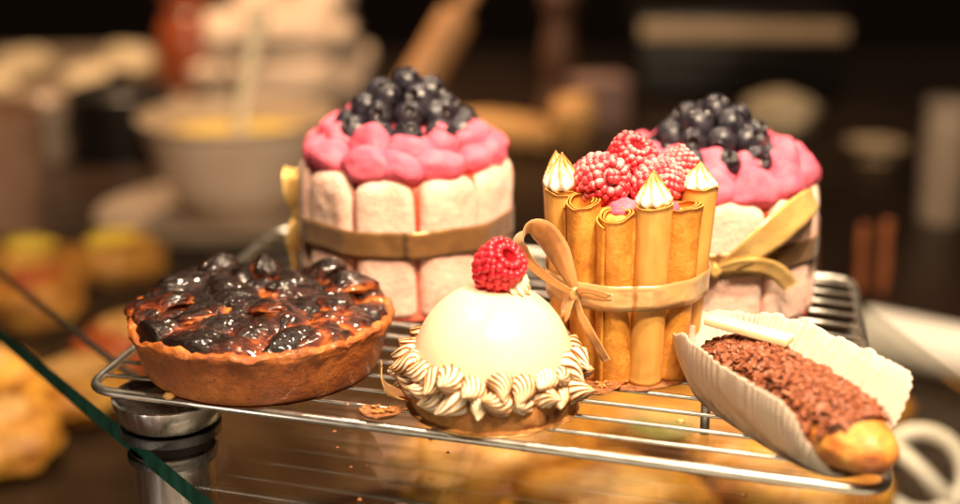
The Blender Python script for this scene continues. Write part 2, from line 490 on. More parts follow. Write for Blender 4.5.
def raspberry_mesh(seed, Rm=1.05, H=2.0, mat='rasp'):
    global ICO2
    if ICO2 is None: ICO2 = ico(3)
    r = random.Random(seed); mb = MB()
    prof = []
    rows = 10
    # closed tip at z=0 (bottom), open end at z=H
    def pr(t):
        return Rm * math.sin(min(1, (t * 1.02 + .05)) ** .62 * PI * .60) ** .9 if t < .99 else Rm * .9
    for i in range(rows):
        t = (i + .15) / (rows - .6)
        rr = pr(min(1, t)); z = H * t
        dr = .20 + .025 * math.sin(t * PI)
        cnt = max(1, int(round(2 * PI * rr * .9 / (dr * 1.62))))
        if i == 0: cnt, rr = 4, .26
        for j in range(cnt):
            ph = 2 * PI * (j + .5 * (i % 2) + r.uniform(-.09, .09)) / cnt
            d = dr * r.uniform(.88, 1.10)
            c = Vector(((rr - .14) * math.cos(ph), (rr - .14) * math.sin(ph), z + r.uniform(-.04, .04)))
            out = Vector((math.cos(ph), math.sin(ph), -1.2 + 1.7 * t)).normalized()
            q = out.to_track_quat('Z', 'Y').to_matrix().to_4x4()
            vv = [Vector((p.x, p.y, p.z * 1.12)) for p in ICO2[0]]
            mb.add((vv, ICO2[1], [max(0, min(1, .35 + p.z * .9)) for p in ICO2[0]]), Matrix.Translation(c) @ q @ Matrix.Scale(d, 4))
    # inner ring rolling into the hollow, and the hollow itself
    cnt = 13
    for j in range(cnt):
        ph = 2 * PI * (j + r.uniform(-.1, .1)) / cnt
        c = Vector((Rm * .50 * math.cos(ph), Rm * .50 * math.sin(ph), H * 1.03))
        vv = [p.copy() for p in ICO2[0]]
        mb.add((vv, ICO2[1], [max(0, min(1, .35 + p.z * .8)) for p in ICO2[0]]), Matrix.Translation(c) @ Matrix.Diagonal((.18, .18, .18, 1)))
    cup = revolve([(Rm * .5, H * 1.05), (Rm * .34, H * 1.0), (Rm * .26, H * .7), (Rm * .16, H * .5), (0, H * .45)], 24)
    mb.add(cup, a=.12)  # low ridge value paints the hollow dark
    core = revolve([(0, .08), (Rm * .52, .28), (Rm * .80, H * .5), (Rm * .78, H * .9), (Rm * .6, H)], 24)
    mb.add(core, a=.05)
    return mb.mesh('raspberry', mat)
def blueberry_mesh(seed, Rb=.80):
    r = random.Random(seed)
    def fn(q, u):
        th = math.acos(max(-1, min(1, u.z))); ph = math.atan2(u.y, u.x)
        k = 1 + .02 * N(u, .7, seed)
        s = 1.0
        star = .5 + .5 * math.cos(5 * ph)
        lip = math.exp(-((th - .42) / .09) ** 2)
        q = q * k
        if th < .40: q.z -= Rb * .26 * (1 - (th / .40) ** 2)
        q += Vector((u.x * .35, u.y * .35, .9)) * (lip * Rb * .13 * (.35 + .65 * star))
        return q
    v, f = ellipsoid(Rb, Rb, Rb * .88, 40, 40, fn)
    prof_a = []
    v0, _ = ellipsoid(1, 1, 1, 40, 40)
    at = [sst(.42, .30, math.acos(max(-1, min(1, p.z)))) * .9 for p in v0]
    return MB().add((v, f, at)).mesh('blueberry', 'blueberry')

build_materials()
Z = Vector((0, 0, 1))
TX = Matrix.Translation
def rotz(a): return Matrix.Rotation(a, 4, 'Z')
def align(d, up='Z'): return Vector(d).to_track_quat('Z', 'Y').to_matrix().to_4x4()

# ================================================================== the rack and what carries it
FL, FRc, BR, BL = (-18.1, 59.6), (15.9, 49.1), (21.2, 75.6), (-12.9, 86.0)
def lerp2(a, b, t): return (a[0] + (b[0] - a[0]) * t, a[1] + (b[1] - a[1]) * t)
def build_rack():
    t = thing('cooling_rack', 'silver wire cooling rack with rounded corners that carries all the cakes', 'wire rack', (0, 0, 0))
    pts = []
    cs = [FL, FRc, BR, BL]; rad = 1.5
    for i, c in enumerate(cs):
        p, n_ = Vector(cs[i - 1]), Vector(cs[(i + 1) % 4]); c = Vector(c)
        a = c + (p - c).normalized() * rad; b = c + (n_ - c).normalized() * rad
        for k in range(9):
            s = k / 8
            q = a * (1 - s) ** 2 + c * 2 * s * (1 - s) + b * s * s
            pts.append((q.x, q.y, -.22))
    full = []
    for i, p in enumerate(pts):
        q = pts[(i + 1) % len(pts)]; full.append(p)
        d = (Vector(q) - Vector(p)).length
        if d > 4:
            for k in range(1, 8): full.append(tuple(Vector(p).lerp(Vector(q), k / 8)))
    MB().add(tube(full, .225, 14, closed=True)).obj('frame', 'steel', t)
    nW = 15
    for i in range(nW):
        s = (i + 1) / (nW + .6)
        a, b = lerp2(FL, BL, s), lerp2(FRc, BR, s)
        path = []
        for k in range(13):
            u = k / 12
            q = lerp2(a, b, u)
            e = min(u, 1 - u)
            path.append((q[0], q[1], -.105 - (.10 if e < .01 else 0)))
        MB().add(tube(path, .10, 10)).obj('wire', 'steel', t)
    for u in (.47,):
        a, b = lerp2(FL, FRc, u), lerp2(BL, BR, u)
        MB().add(tube([(a[0], a[1], -.34), lerp2(a, b, .5) + (-.34,), (b[0], b[1], -.34)], .13, 8)).obj('cross_bar', 'steel', t)
    for c in ((.12, .9), (.79, .30), (.88, .88)):
        q = lerp2(lerp2(FL, FRc, c[0]), lerp2(BL, BR, c[0]), c[1])
        MB().add(tube([(q[0], q[1], -.4), (q[0], q[1], -2.28)], .22, 10)).obj('foot', 'steel', t)
build_rack()

GZ = -2.3
def build_glass(name, outline, label):
    m = MB(); n = len(outline)
    v, f = prism(outline, GZ - .95, GZ)
    m.add((v, f)); m.mi = [0, 0] + [0] * (n - 2) + [1, 1]
    o = m.obj(name, ['glass', 'glassedge'], smooth=False)
    return tag(o, label, 'glass shelf')
build_glass('glass_shelf', [(-4.0, 43.0), (27.0, 43.0), (24.6, 65.1), (22.8, 76), (20.0, 93), (-41.5, 93), (-26.76, 73.36)],
            'clear glass shelf with a dark green edge, under the wire rack')
def build_rail():
    t = thing('shelf_rail', 'thin dark rail along the glass shelf, behind the left corner of the rack', 'rail', (0, 0, 0))
    a, b = Vector((-43.0, 103.1, -3.5)), Vector((-17.5, 67.8, -3.5))
    MB().add(tube([a, a.lerp(b, .5), b], .20, 10)).obj('rod', 'gasket', t)
    for q in (.05, .96):
        p = a.lerp(b, q); MB().add(tube([p, Vector((p.x, p.y, -3.26))], .26, 10)).obj('bracket', 'gasket', t)
build_rail()

def build_post():
    t = thing('shelf_post', 'brushed steel post with a round dished cap at the corner of the rack', 'post', (-14.3, 59.7, 0))
    z0 = -22
    MB().add(revolve(smooth_prof([(0, z0), (1.85, z0), (1.85, -12), (1.85, -3.6), (1.85, -3.55), (0, -3.55)], 2), 48)).obj('shaft', 'brushed', t, sharp=40)
    MB().add(revolve([(0, -3.54), (2.05, -3.54), (2.1, -3.5), (2.1, -3.30), (2.0, -3.26), (0, -3.26)], 48)).obj('gasket', 'gasket', t, sharp=40)
    MB().add(revolve([(0, -2.29), (2.3, -2.29), (2.3, -1.9), (0, -1.9)], 48)).obj('washer', 'gasket', t, sharp=40)
    MB().add(revolve([(0, -1.89), (1.9, -1.89), (2.3, -1.6), (2.6, -.75), (2.62, -.47), (2.45, -.47), (2.2, -.8), (0, -1.0)], 56)).obj('cap', 'brushed', t, sharp=40)
build_post()

# ================================================================== fruit tart
def build_tart():
    t = thing('fruit_tart', 'round tart of blackened caramelised fruit in a brown crust, on the left of the rack', 'tart', (-10.3, 62.2, 0), 0)
    t.scale = (1, 1, .9)
    prof = smooth_prof([(0, .03), (4.9, .03), (5.2, .07), (5.42, .22), (5.56, .55), (5.75, 1.2), (5.95, 2.1), (6.12, 2.6), (6.18, 2.9), (5.98, 3.12), (5.65, 3.0), (5.4, 2.5), (5.2, 2.1), (3, 2.0), (0, 2.0)], 6)
    def fn(r, z, ph, k):
        p = Vector((math.cos(ph) * 6, math.sin(ph) * 6, z))
        w = sst(1.6, 3.0, z)
        r2 = r + FR(p, 2.0, 3) * (.05 + .16 * w) * min(1, r / 3) + FR(p, .45, 8) * (.02 + .07 * w) * min(1, r / 3)
        z2 = z + w * (FR(p, 2.2, 5) * .26 + FR(p, .5, 9) * .17)
        return r2, max(.02, z2) if z > .05 else z
    MB().add(revolve(prof, 240, fn)).obj('crust', 'crust', t)
    # one continuous caramelised heap; ridge = how high a lump stands (that is what chars)
    r = random.Random(19); seeds = []
    for i in range(900):
        a, q = r.uniform(0, 2 * PI), 5.9 * math.sqrt(r.random())
        p = (q * math.cos(a), q * math.sin(a))
        if all((p[0] - o[0]) ** 2 + (p[1] - o[1]) ** 2 > o[2] ** 2 for o in seeds):
            back = sst(-1, 4, p[1]); left = sst(1.5, -4, p[0])
            rad = r.uniform(1.15, 2.0)
            seeds.append((p[0], p[1], rad, r.uniform(.36, .62) * (1 + .40 * back + .25 * left), r.uniform(0, PI), r.uniform(.62, 1), r.uniform(-.15, .25) + .16 * back + .12 * left))
    nr, na = 96, 300
    v, at = [], []
    def field(x, y):
        w1, w2 = FR((x, y, 3), .9, 5), FR((x, y, 8), .9, 6)
        x2, y2 = x + .30 * w1, y + .30 * w2
        h, c = 0.0, 0.0
        for sx, sy, rad, amp, ang, asp, ch in seeds:
            dx, dy = x2 - sx, y2 - sy
            if dx * dx + dy * dy > 4: continue
            u = (dx * math.cos(ang) + dy * math.sin(ang)) / (rad * 1.05); q = (-dx * math.sin(ang) + dy * math.cos(ang)) / (rad * .95 * asp)
            d = u * u + q * q
            if d < 1:
                k = amp * (1 - d) ** .62
                if k > h: h, c = k, ch
        return h, c
    for i in range(nr + 1):
        rr = 6.12 * i / nr
        for k in range(na):
            a = 2 * PI * k / na; x, y = rr * math.cos(a), rr * math.sin(a)
            edge = sst(6.12, 5.8, rr)
            h, c = field(x, y)
            wr = .4 - abs(N((x, y, 1), .38, 3)); wr2 = .4 - abs(N((x, y, 2), .16, 4))
            z = 2.92 + .32 * (1 - (rr / 5.9) ** 2) + edge * (h * .95 + .10 * wr + .035 * wr2 + .05) - .05 * (1 - edge) + .06 * FR((x, y, 5), .6, 2) 
            v.append((x, y, z))
            at.append(max(0, min(1, .39 + h * .70 + c + .40 * FR((x, y, 6), 2.2, 9) - .12 * (1 - edge) + .12 * wr)))
    f = [(i*na+k, i*na+(k+1) % na, (i+1)*na+(k+1) % na, (i+1)*na+k) for i in range(nr) for k in range(na)]
    MB().add((v, f, at)).obj('caramelised_filling', 'jelly', t)
    # fruit halves that stand clear of the filling
    spots = [(-.25, 3.3, 4.25, .85, .62, .95), (2.7, 3.4, 4.05, 1.0, .7, .8), (-2.5, 3.9, 4.05, 1.0, .7, .85), (4.1, 2.0, 3.9, 1.2, .8, .6), (-4.2, 1.9, 3.85, 1.25, .85, .6),
             (-4.6, -.6, 3.75, 1.3, .85, .5), (1.2, 1.9, 3.85, 1.2, .8, .55), (-1.6, 1.2, 3.85, 1.25, .8, .5), (3.6, -.9, 3.7, 1.2, .75, .5), (.4, -1.2, 3.7, 1.2, .8, .45), (-2.6, -2.3, 3.65, 1.3, .85, .45), (1.9, -3.2, 3.45, 1.25, .8, .42)]
    for i, (x, y, z, L, W, H) in enumerate(spots):
        L *= 1.18; W *= 1.15; sd = 150 + i; tw = r.uniform(-.5, .5)
        def fn2(q, u):
            d = .98 + .20 * FR(u, .9, sd, 2) + .15 * (.35 - abs(N(u, .40, sd + 9))) + .05 * (.4 - abs(N(u, .15, sd + 5)))
            q = q * d
            q.z += .12 * math.sin(q.x * 2.4 + sd) - .10 * (u.x * u.x + u.y * u.y)
            a = q.x * tw
            return Vector((q.x, q.y * math.cos(a) - q.z * math.sin(a), q.y * math.sin(a) + q.z * math.cos(a)))
        vv, ff = ellipsoid(L, W, H, 64, 44, fn2)
        aa = [max(0, min(1, .40 + .30 * p.z / H + .26 * FR(p, 1.0, sd + 2) + (.16 if y > 0 else .0))) for p in vv]
        o = MB().add((vv, ff, aa)).obj('fruit_piece', 'fruit', t)
        place(o, (x, y, z - .22 - .05 * (y > 3)), (r.uniform(-.35, .35), r.uniform(-.35, .35), r.uniform(0, 6)))
build_tart()

# ================================================================== white dome
DOME = Vector((.58, 57.6, 0))
def build_dome():
    t = thing('dome_cake', 'smooth white glazed dome cake ringed with torched meringue on a biscuit base', 'cake', DOME, 0)
    m = MB().add(revolve([(0, .0), (3.86, .0), (3.9, .04), (3.86, .08), (0, .08)], 64))
    card = m.obj('cake_card', 'card', t)
    tab = ribbon([(-3.6, .6, .10), (-4.3, .75, .13), (-4.8, .85, .35), (-5.05, .9, .95), (-5.0, .9, 1.5)], (.15, -1, .0), [1.5, 1.5, 1.5, 1.35, .7], .05, 6)
    MB().add(tab).obj('tab', 'card', card)
    prof = smooth_prof([(0, .09), (3.55, .09), (3.74, .22), (3.86, .7), (3.84, 1.25), (3.6, 1.5), (0, 1.52)], 5)
    def fb(r, z, ph, k):
        p = Vector((math.cos(ph) * 4, math.sin(ph) * 4, z))
        return r + FR(p, .8, 3) * .05 * min(1, r), z + (FR(p, 1.1, 5) * .04 if z > .2 else 0)
    MB().add(revolve(prof, 120, fb)).obj('biscuit_base', 'biscuit', t)
    pd = []
    for k in range(33):
        a = PI / 2 * k / 32
        pd.append((3.62 * math.cos(a) ** .94, 1.50 + 3.98 * math.sin(a)))
    pd[-1] = (0, 5.48)
    MB().add(revolve([(3.5, 1.5)] + pd, 96)).obj('glazed_dome', 'dome', t)
    var = [MB().add(swirl(.80 + .05 * b, 1.45, lb, tw, .15, .78, 30, lb * 12, .05, .3, b)).mesh('meringue_rosette', 'meringue') for tw, b, lb in ((1.7, .25, 11), (1.3, .1, 10), (2.1, .35, 12), (1.5, -.15, 11), (1.1, .3, 9), (1.9, 0, 12))]
    r = random.Random(5)
    for n, rad, z0, s0 in ((25, 3.70, 1.42, .92), (23, 3.62, 2.18, .95)):
        for i in range(n):
            ph = 2 * PI * (i + (.5 if z0 > 2 else 0)) / n + r.uniform(-.06, .06)
            o = link('meringue_rosette', var[r.randrange(6)], t)
            d = Vector((math.cos(ph), math.sin(ph), 0)); tg = Vector((-math.sin(ph), math.cos(ph), 0))
            ax = (d * r.uniform(.35, 1.0) - tg * r.uniform(-.15, .9) + Z * r.uniform(-.45, .35)).normalized()
            q = align(ax) @ rotz(r.uniform(0, 6.28))
            place(o, d * (rad + r.uniform(-.1, .1)) + Z * (z0 + r.uniform(-.16, .16)) - ax * .42, q, s0 * r.uniform(.82, 1.12))
    o = MB().add(swirl(.85, .85, 9, 1.6, .22, .6, 20, 72, .1, .2, .15)).obj('cream_swirl', 'cream', t)
    place(o, (.85, -.1, 5.30), (.12, .35, 0))
build_dome()
def berry(loc, axis, seed, label, sc=1, mat='rasp', spin=0, Rm=1.05, H=2.0):
    """axis: where the hollow end points; loc: middle of the berry"""
    me = raspberry_mesh(seed, Rm, H, mat)
    o = link('raspberry', me)
    q = align(axis) @ rotz(spin)
    o.location = (Vector(loc) - (q @ Vector((0, 0, H * .5))) * sc) * S
    o.rotation_euler = q.to_euler(); o.scale = (sc, sc, sc)
    return tag(o, label, 'raspberry')
berry(DOME + Vector((.10, .0, 6.2)), (.55, -.5, .75), 3, 'single glossy red raspberry on top of the white dome cake', .98)

# ================================================================== wafer cake
WC = Vector((6.85, 62.3, 0))
def wafer_mesh(seed, L, ro=.80):
    r = random.Random(seed); v, f = [], []
    turns, nA, th = 2.6, 90, .09
    r0 = ro - .36
    nz = 36
    a0 = r.uniform(0, 6.28)
    for k in range(nz + 1):
        u = k / nz
        for side in (0, 1):
            for i in range(nA + 1):
                s = i / nA; a = a0 + s * turns * 2 * PI
                rr = r0 + (ro - r0) * s - (th if side else 0)
                p = Vector((math.cos(a) * rr, math.sin(a) * rr, 0))
                end = sst(.9, 1, u)
                z = L * u + end * (.16 * math.sin(a * 1.0 + seed) + .10 * N((p.x, p.y, 0), .5, seed)) * 1.0
                if s > .86: z -= end * .25 * (s - .86) / .14
                p *= 1 + .035 * FR((p.x * 1.2, p.y * 1.2, L * u * .6), 1.1, seed) + .012 * math.sin(u * 5 + seed) + .02 * sst(.93, 1, u) + .03 * sst(.06, 0, u)
                v.append((p.x, p.y, z))
    W = nA + 1; Rw = 2 * W
    for k in range(nz):
        b, c = k * Rw, (k + 1) * Rw
        for i in range(nA):
            f.append((b+i, b+i+1, c+i+1, c+i)); f.append((b+W+i+1, b+W+i, c+W+i, c+W+i+1))
        f.append((b, c, c+W, b+W)); f.append((b+nA, b+W+nA, c+W+nA, c+nA))
    for b in (0, nz * Rw):
        for i in range(nA): f.append((b+i, b+W+i, b+W+i+1, b+i+1))
    return v, f
def build_wafer_cake():
    t = thing('wafer_cake', 'small tall cake walled with upright rolled wafers and tied with a caramel ribbon', 'cake', WC, 0)
    MB().add(revolve(smooth_prof([(0, .02), (2.7, .02), (2.85, .3), (2.9, 2), (3.15, 6), (3.2, 7.6), (2.6, 8.2), (0, 8.4)], 4), 48)).obj('cake_core', 'wafer', t)
    def fb(r, z, ph, k):
        p = Vector((math.cos(ph) * 3, math.sin(ph) * 3, z)); return r + FR(p, .6, 4) * .16 * min(1, r), z
    MB().add(revolve([(0, .0), (3.55, .0), (3.65, .08), (3.5, .16), (0, .2)], 90, fb)).obj('crumb_base', 'crumb', t)
    n = 12; r = random.Random(2)
    kisses = {0, 3, 5, 8, 11}
    for i in range(n):
        ph = R(-76 + 30.0 * i)
        d = Vector((math.sin(ph), -math.cos(ph), 0))
        kiss = i in kisses
        L = (8.7 if kiss else 8.2) + r.uniform(-.12, .12)
        if i == 1: L = 8.5
        w = MB().add(wafer_mesh(30 + i, L, .88 if not kiss else .87)).obj('rolled_wafer', 'wafer_smooth' if kiss else 'wafer', t)
        ax = (Z + d * .070).normalized()
        q = align(ax)
        place(w, d * 2.60 + Z * .14, q)
        if kiss:
            m = MB().add(swirl(.92, 1.55, 8, .9 + .35 * math.sin(i * 2.0), .24, .95, 24, 64, .03, .2, .0, .34, .62)).obj('meringue_kiss', 'kiss', w)
            place(m, (0, 0, L - .14), (.10 * math.sin(i * 2.3), .12 * math.cos(i * 1.7), i), (1 + .06 * math.sin(i * 3.1), 1 + .06 * math.cos(i), 1 + .16 * math.sin(i * 1.9 + 1)))
    for i in range(7):
        a = 2 * PI * i / 7
        def fnp(q, u): return q * (1 + .2 * FR(u, .7, i + 4))
        o = MB().add(ellipsoid(.9, .8, .55, 28, 18, fnp)).obj('cream_dollop', 'pink', t)
        place(o, (2.0 * math.cos(a), 2.0 * math.sin(a), 8.1), (0, 0, a))
    # ribbon
    pts, wd = [], []
    for k in range(0, 53):
        a = 2 * PI * k / 52
        rr = 3.80 + .04 * math.cos(12 * (a + 1.326))
        pts.append((rr * math.sin(a), -rr * math.cos(a), 4.45 + .10 * math.sin(a + .6))); wd.append(Vector((.05 * math.sin(a), -.05 * math.cos(a), 1)))
    band = MB().add(ribbon(pts, wd, 1.22, .035, 2, 4, .02)).obj('ribbon', 'ribbon_tan', t)
    a = R(-39); out = Vector((math.sin(a), -math.cos(a), 0)); tan = Vector((math.cos(a), math.sin(a), 0))
    K = out * 3.98 + Z * 4.55
    def P(x, z, o_=0): return K + tan * x + Z * z + out * o_
    wl = lambda x, o_, z: tan * x + out * o_ + Z * z
    loop = [P(0, 0, .1), P(-.40, 1.0, .3), P(-.95, 1.95, .4), P(-1.6, 2.65, .6), P(-2.1, 2.70, .95), P(-2.3, 2.15, 1.2), P(-1.85, 1.35, 1.05), P(-.95, .55, .6), P(0, .02, .15)]
    ws = [wl(.8, .1, .5), wl(.85, .15, .45), wl(.8, .2, .55), wl(.75, .3, .6), wl(.75, .2, .6), wl(.65, .3, .65), wl(.5, .4, .7), wl(.5, .4, .7), wl(.5, .2, .7)]
    MB().add(ribbon(loop, ws, [.30, 1.05, 1.65, 1.85, 1.7, 1.4, 1.0, .65, .30], .02, 12, 8, .08)).obj('bow_loop', 'ribbon_tan', band)
    loop2 = [P(0, .05, .1), P(.5, .35, .4), P(1.2, .45, .45), P(1.9, .32, .3), P(1.3, .12, .2), P(.5, .05, .2), P(0, 0, .1)]
    MB().add(ribbon(loop2, [wl(0, .5, 1)] * 7, [.25, .35, .40, .38, .35, .3, .25], .03, 8, 4, .05)).obj('bow_loop', 'ribbon_tan', band)
    MB().add(ribbon([P(0, 0, .15), P(.35, -.7, .3), P(.95, -1.6, .25), P(1.75, -2.75, .12)], wl(1, .15, .35), [.3, .50, .58, .52], .03, 8, 4, .06)).obj('ribbon_tail', 'ribbon_tan', band)
    MB().add(ribbon([P(0, 0, .15), P(-.12, -.5, .4), P(-.25, -.95, .45), P(-.55, -1.05, .3), P(-.5, -.5, .2), P(-.1, -.05, .1)], wl(1, .5, 0), [.3, .45, .55, .55, .45, .3], .03, 8, 4, .05)).obj('bow_loop', 'ribbon_tan', band)
    def fk(q, u): return q * (1 + .22 * FR(u, .6, 77))
    o = MB().add(ellipsoid(.30, .24, .34, 24, 16, fk)).obj('knot', 'ribbon_tan', band); place(o, P(0, .02, .12))
build_wafer_cake()
berry(WC + Vector((-1.30, -1.1, 9.25)), (-.25, .7, -.3), 21, 'large sugared raspberry on the wafer cake, leftmost of the four there', 1.12, 'rasp_dust', 1.0, 1.12, 2.1)
berry(WC + Vector((.0, .9, 9.6)), (.35, -.45, .85), 22, 'sugared raspberry highest on the wafer cake, its hollow end showing', 1.0, 'rasp_dust', .3)
berry(WC + Vector((1.0, -1.1, 8.9)), (.5, .9, .2), 23, 'sugared raspberry lying behind the front meringue tip of the wafer cake', 1.05, 'rasp_dust', 2.0)
berry(WC + Vector((2.1, .7, 9.1)), (.6, .3, .4), 24, 'sugared raspberry half hidden at the right rear of the wafer cake', .95, 'rasp_dust', 2.6)

# ================================================================== ladyfinger cakes
def finger_mesh(seed, w=3.22, h=7.5, d=1.5):
    nx, nz = 22, 46
    v, f = [], []
    def P(i, k, side):
        a = math.sin(PI / 2 * (2 * i / nx - 1)); b = math.sin(PI / 2 * (2 * k / nz - 1))
        lim = (1 - abs(b) ** (9.0 if b > 0 else 30)) ** (.40 if b > 0 else .2)
        lim = max(lim, .42 if b > 0 else .9)
        x = a * w / 2 * lim; z = h / 2 + b * h / 2
        th = d / 2 * max(.0, 1 - abs(a) ** 6.0) ** .45 * max(.0, 1 - abs(b) ** (12 if b > 0 else 40)) ** .5 + .03
        p = Vector((x, side * th, z))
        n1 = FR((x, z, side * 3), 1.5, seed); n2 = FR((x, z, side * 3), .35, seed + 5)
        p.y += side * (n1 * .07 + n2 * .018); p.x += FR((x, z * .6, 1), 1.6, seed + 2) * .05; p.z += FR((x, z, 2), 1.6, seed + 3) * .05
        p.z = max(.02, p.z)
        return p
    for side in (-1, 1):
        for k in range(nz + 1):
            for i in range(nx + 1): v.append(P(i, k, side))
    W = nx + 1; M_ = W * (nz + 1)
    for k in range(nz):
        for i in range(nx):
            f.append((k*W+i, k*W+i+1, (k+1)*W+i+1, (k+1)*W+i)); f.append((M_+k*W+i+1, M_+k*W+i, M_+(k+1)*W+i, M_+(k+1)*W+i+1))
        f.append((k*W, (k+1)*W, M_+(k+1)*W, M_+k*W)); f.append(((k+1)*W+nx, k*W+nx, M_+k*W+nx, M_+(k+1)*W+nx))
    for k in (0, nz):
        for i in range(nx): f.append((k*W+i, M_+k*W+i, M_+k*W+i+1, k*W+i+1)[::1 if k == 0 else -1])
    return MB().add((v, f)).mesh('ladyfinger', 'finger')
fingers = [finger_mesh(i + 1) for i in range(4)]
blues = [blueberry_mesh(i + 1) for i in range(4)]
def dollop(seed, spiky):
    r = random.Random(seed)
    lean = r.uniform(-.35, .35)
    def fn(q, u):
        q = q * (1 + .17 * FR(u, 1.1, seed, 2) + .04 * FR(u, .32, seed + 1, 3))
        if spiky:
            k = max(0, u.z) ** 2.2
            q.z += k * .55; q.x = q.x * (1 - .35 * k) + lean * 1.4 * k
            q.y *= 1 - .2 * k
        else:
            k = max(0, u.z) ** 3
            q.z += k * .10; q.x += lean * k
        q.z += .05 * math.sin(5 * math.atan2(u.y, u.x) + seed) * (1 - u.z * u.z)
        return q
    return MB().add(ellipsoid(1.42, 1.0, .86, 44, 30, fn)).mesh('cream_dollop', 'pink')
dol = [dollop(i + 3, False) for i in range(5)]
dols = [dollop(i + 30, True) for i in range(5)]
def build_charlotte(loc, rz, label, n, off, spiky, seed):
    t = thing('ladyfinger_cake', label, 'cake', loc, rz)
    r = random.Random(seed)
    MB().add(revolve(smooth_prof([(0, .03), (5.25, .03), (5.34, .3), (5.34, 4), (5.3, 6.6), (4.4, 7.4), (3.2, 7.9), (0, 8.3)], 4), 64)).obj('sponge_core', 'jam', t)
    for i in range(n):
        ph = off + 2 * PI * i / n
        d = Vector((math.sin(ph), -math.cos(ph), 0))
        o = link('ladyfinger', fingers[i % 4], t)
        place(o, d * 4.92 + Z * .02, (r.uniform(-.012, .012), r.uniform(-.012, .012), ph + r.uniform(-.04, .04)), (r.uniform(.97, 1.02), 1, r.uniform(.975, 1.02)))
    D = dols if spiky else dol
    for i in range(14):
        ph = 2 * PI * (i + r.uniform(-.2, .2)) / 14
        d = Vector((math.sin(ph), -math.cos(ph), 0))
        o = link('cream_dollop', D[i % 5], t)
        place(o, d * (4.62 + r.uniform(-.15, .12)) + Z * (7.85 + r.uniform(-.1, .12)), (r.uniform(-.15, .25), r.uniform(-.2, .2), ph + r.uniform(-.4, .4)), r.uniform(.88, 1.08))
    for i in range(11):
        ph = 2 * PI * (i + r.uniform(-.25, .25)) / 11
        d = Vector((math.sin(ph), -math.cos(ph), 0))
        o = link('cream_dollop', (dols if i % 3 == 1 else D)[(i * 2) % 5], t)
        place(o, d * (3.5 + r.uniform(-.2, .2)) + Z * (8.55 + r.uniform(-.12, .15)), (r.uniform(-.2, .3), r.uniform(-.2, .2), ph + r.uniform(-.6, .6)), r.uniform(.86, 1.08))
    for i in range(7):
        ph = 2 * PI * i / 7
        o = link('cream_dollop', dol[i % 5], t)
        place(o, (2.0 * math.sin(ph), -2.0 * math.cos(ph), 8.75), (0, 0, ph), r.uniform(.95, 1.1))
    return t
def ring_band(parent, z, h, mat, n, off, tilt=0.0):
    pts, wd = [], []
    step = 2 * PI / n
    for k in range(161):
        a = 2 * PI * k / 160
        dl = ((a - off + step / 2) % step) - step / 2
        q = min(5.735 / math.cos(dl), 5.735 / math.cos(step * .40)) + .01
        pts.append((q * math.sin(a), -q * math.cos(a), z + tilt * math.sin(a) + .03 * math.sin(5 * a))); wd.append(Vector((0, 0, 1)))
    return MB().add(ribbon(pts, wd, h, .03, 1, 6, .012)).obj('ribbon', mat, parent)
CL = Vector((-4.1, 73.9, 0)); CR = Vector((12.3, 72.3, 0))
nf = 10
tl = build_charlotte(CL, 3, 'tall round cake walled with pale ladyfingers in a bronze ribbon, rear left of the rack', nf, R(-11), False, 4)
b1 = ring_band(tl, 4.05, 1.45, 'ribbon_brown', nf, R(-11), .0)
tr = build_charlotte(CR, -4, 'round ladyfinger cake with a golden bow, behind the rolled wafers on the right', nf, R(8), True, 9)
b2 = ring_band(tr, 3.9, 1.4, 'ribbon_brown', nf, R(8), .25)
tr.scale = (1, 1, .90)
def bow(parent, band, a, z, rr, mat, loops, tails):
    out = Vector((math.sin(a), -math.cos(a), 0)); tan = Vector((math.cos(a), math.sin(a), 0))
    K = out * rr + Z * z
    P = lambda x, zz, o_=0: K + tan * x + Z * zz + out * o_
    D = lambda x, o_, zz: tan * x + out * o_ + Z * zz
    for pts, ds, w in loops:
        MB().add(ribbon([P(*p) for p in pts], [D(*d) for d in ds] if isinstance(ds, list) else D(*ds), w, .03, 9, 6, .05)).obj('bow_loop', mat, band)
    for pts, ds, w in tails:
        MB().add(ribbon([P(*p) for p in pts], [D(*d) for d in ds] if isinstance(ds, list) else D(*ds), w, .03, 9, 4, .05)).obj('ribbon_tail', mat, band)
    def fk(q, u): return q * (1 + .22 * FR(u, .6, 71))
    o = MB().add(ellipsoid(.34, .28, .40, 24, 16, fk)).obj('knot', mat, band); place(o, P(0, 0, .1))
bow(tr, b2, R(-2), 3.75, 6.05, 'ribbon_gold',
    [([(0, 0, .12), (1.2, .85, .30), (2.5, 1.95, .0), (3.6, 2.85, -.75), (4.5, 3.4, -1.7), (5.0, 3.5, -2.6)],
      [(-.5, .25, 1), (-.55, .3, 1), (-.55, .2, 1), (-.5, 0, 1), (-.4, -.2, 1), (-.3, -.3, 1)], [.4, 1.3, 1.75, 1.7, 1.5, 1.2]),
     ([(0, 0, .1), (-1.0, .7, .5), (-2.4, 1.5, .5), (-3.3, 1.3, .0), (-2.6, .6, .0), (-1, .1, .2), (0, 0, .1)], (.3, .5, 1), [.4, 1.1, 1.4, 1.3, 1.2, .9, .4])],
    [([(0, 0, .15), (1.0, .35, .25), (2.2, .30, .0), (3.2, -.25, -.5), (3.9, -1.2, -.95)], [(-.1, .3, 1), (0, .3, 1), (.2, .2, 1), (.5, .1, .9), (.7, 0, .7)], [.35, .85, 1.05, 1.0, .8])])
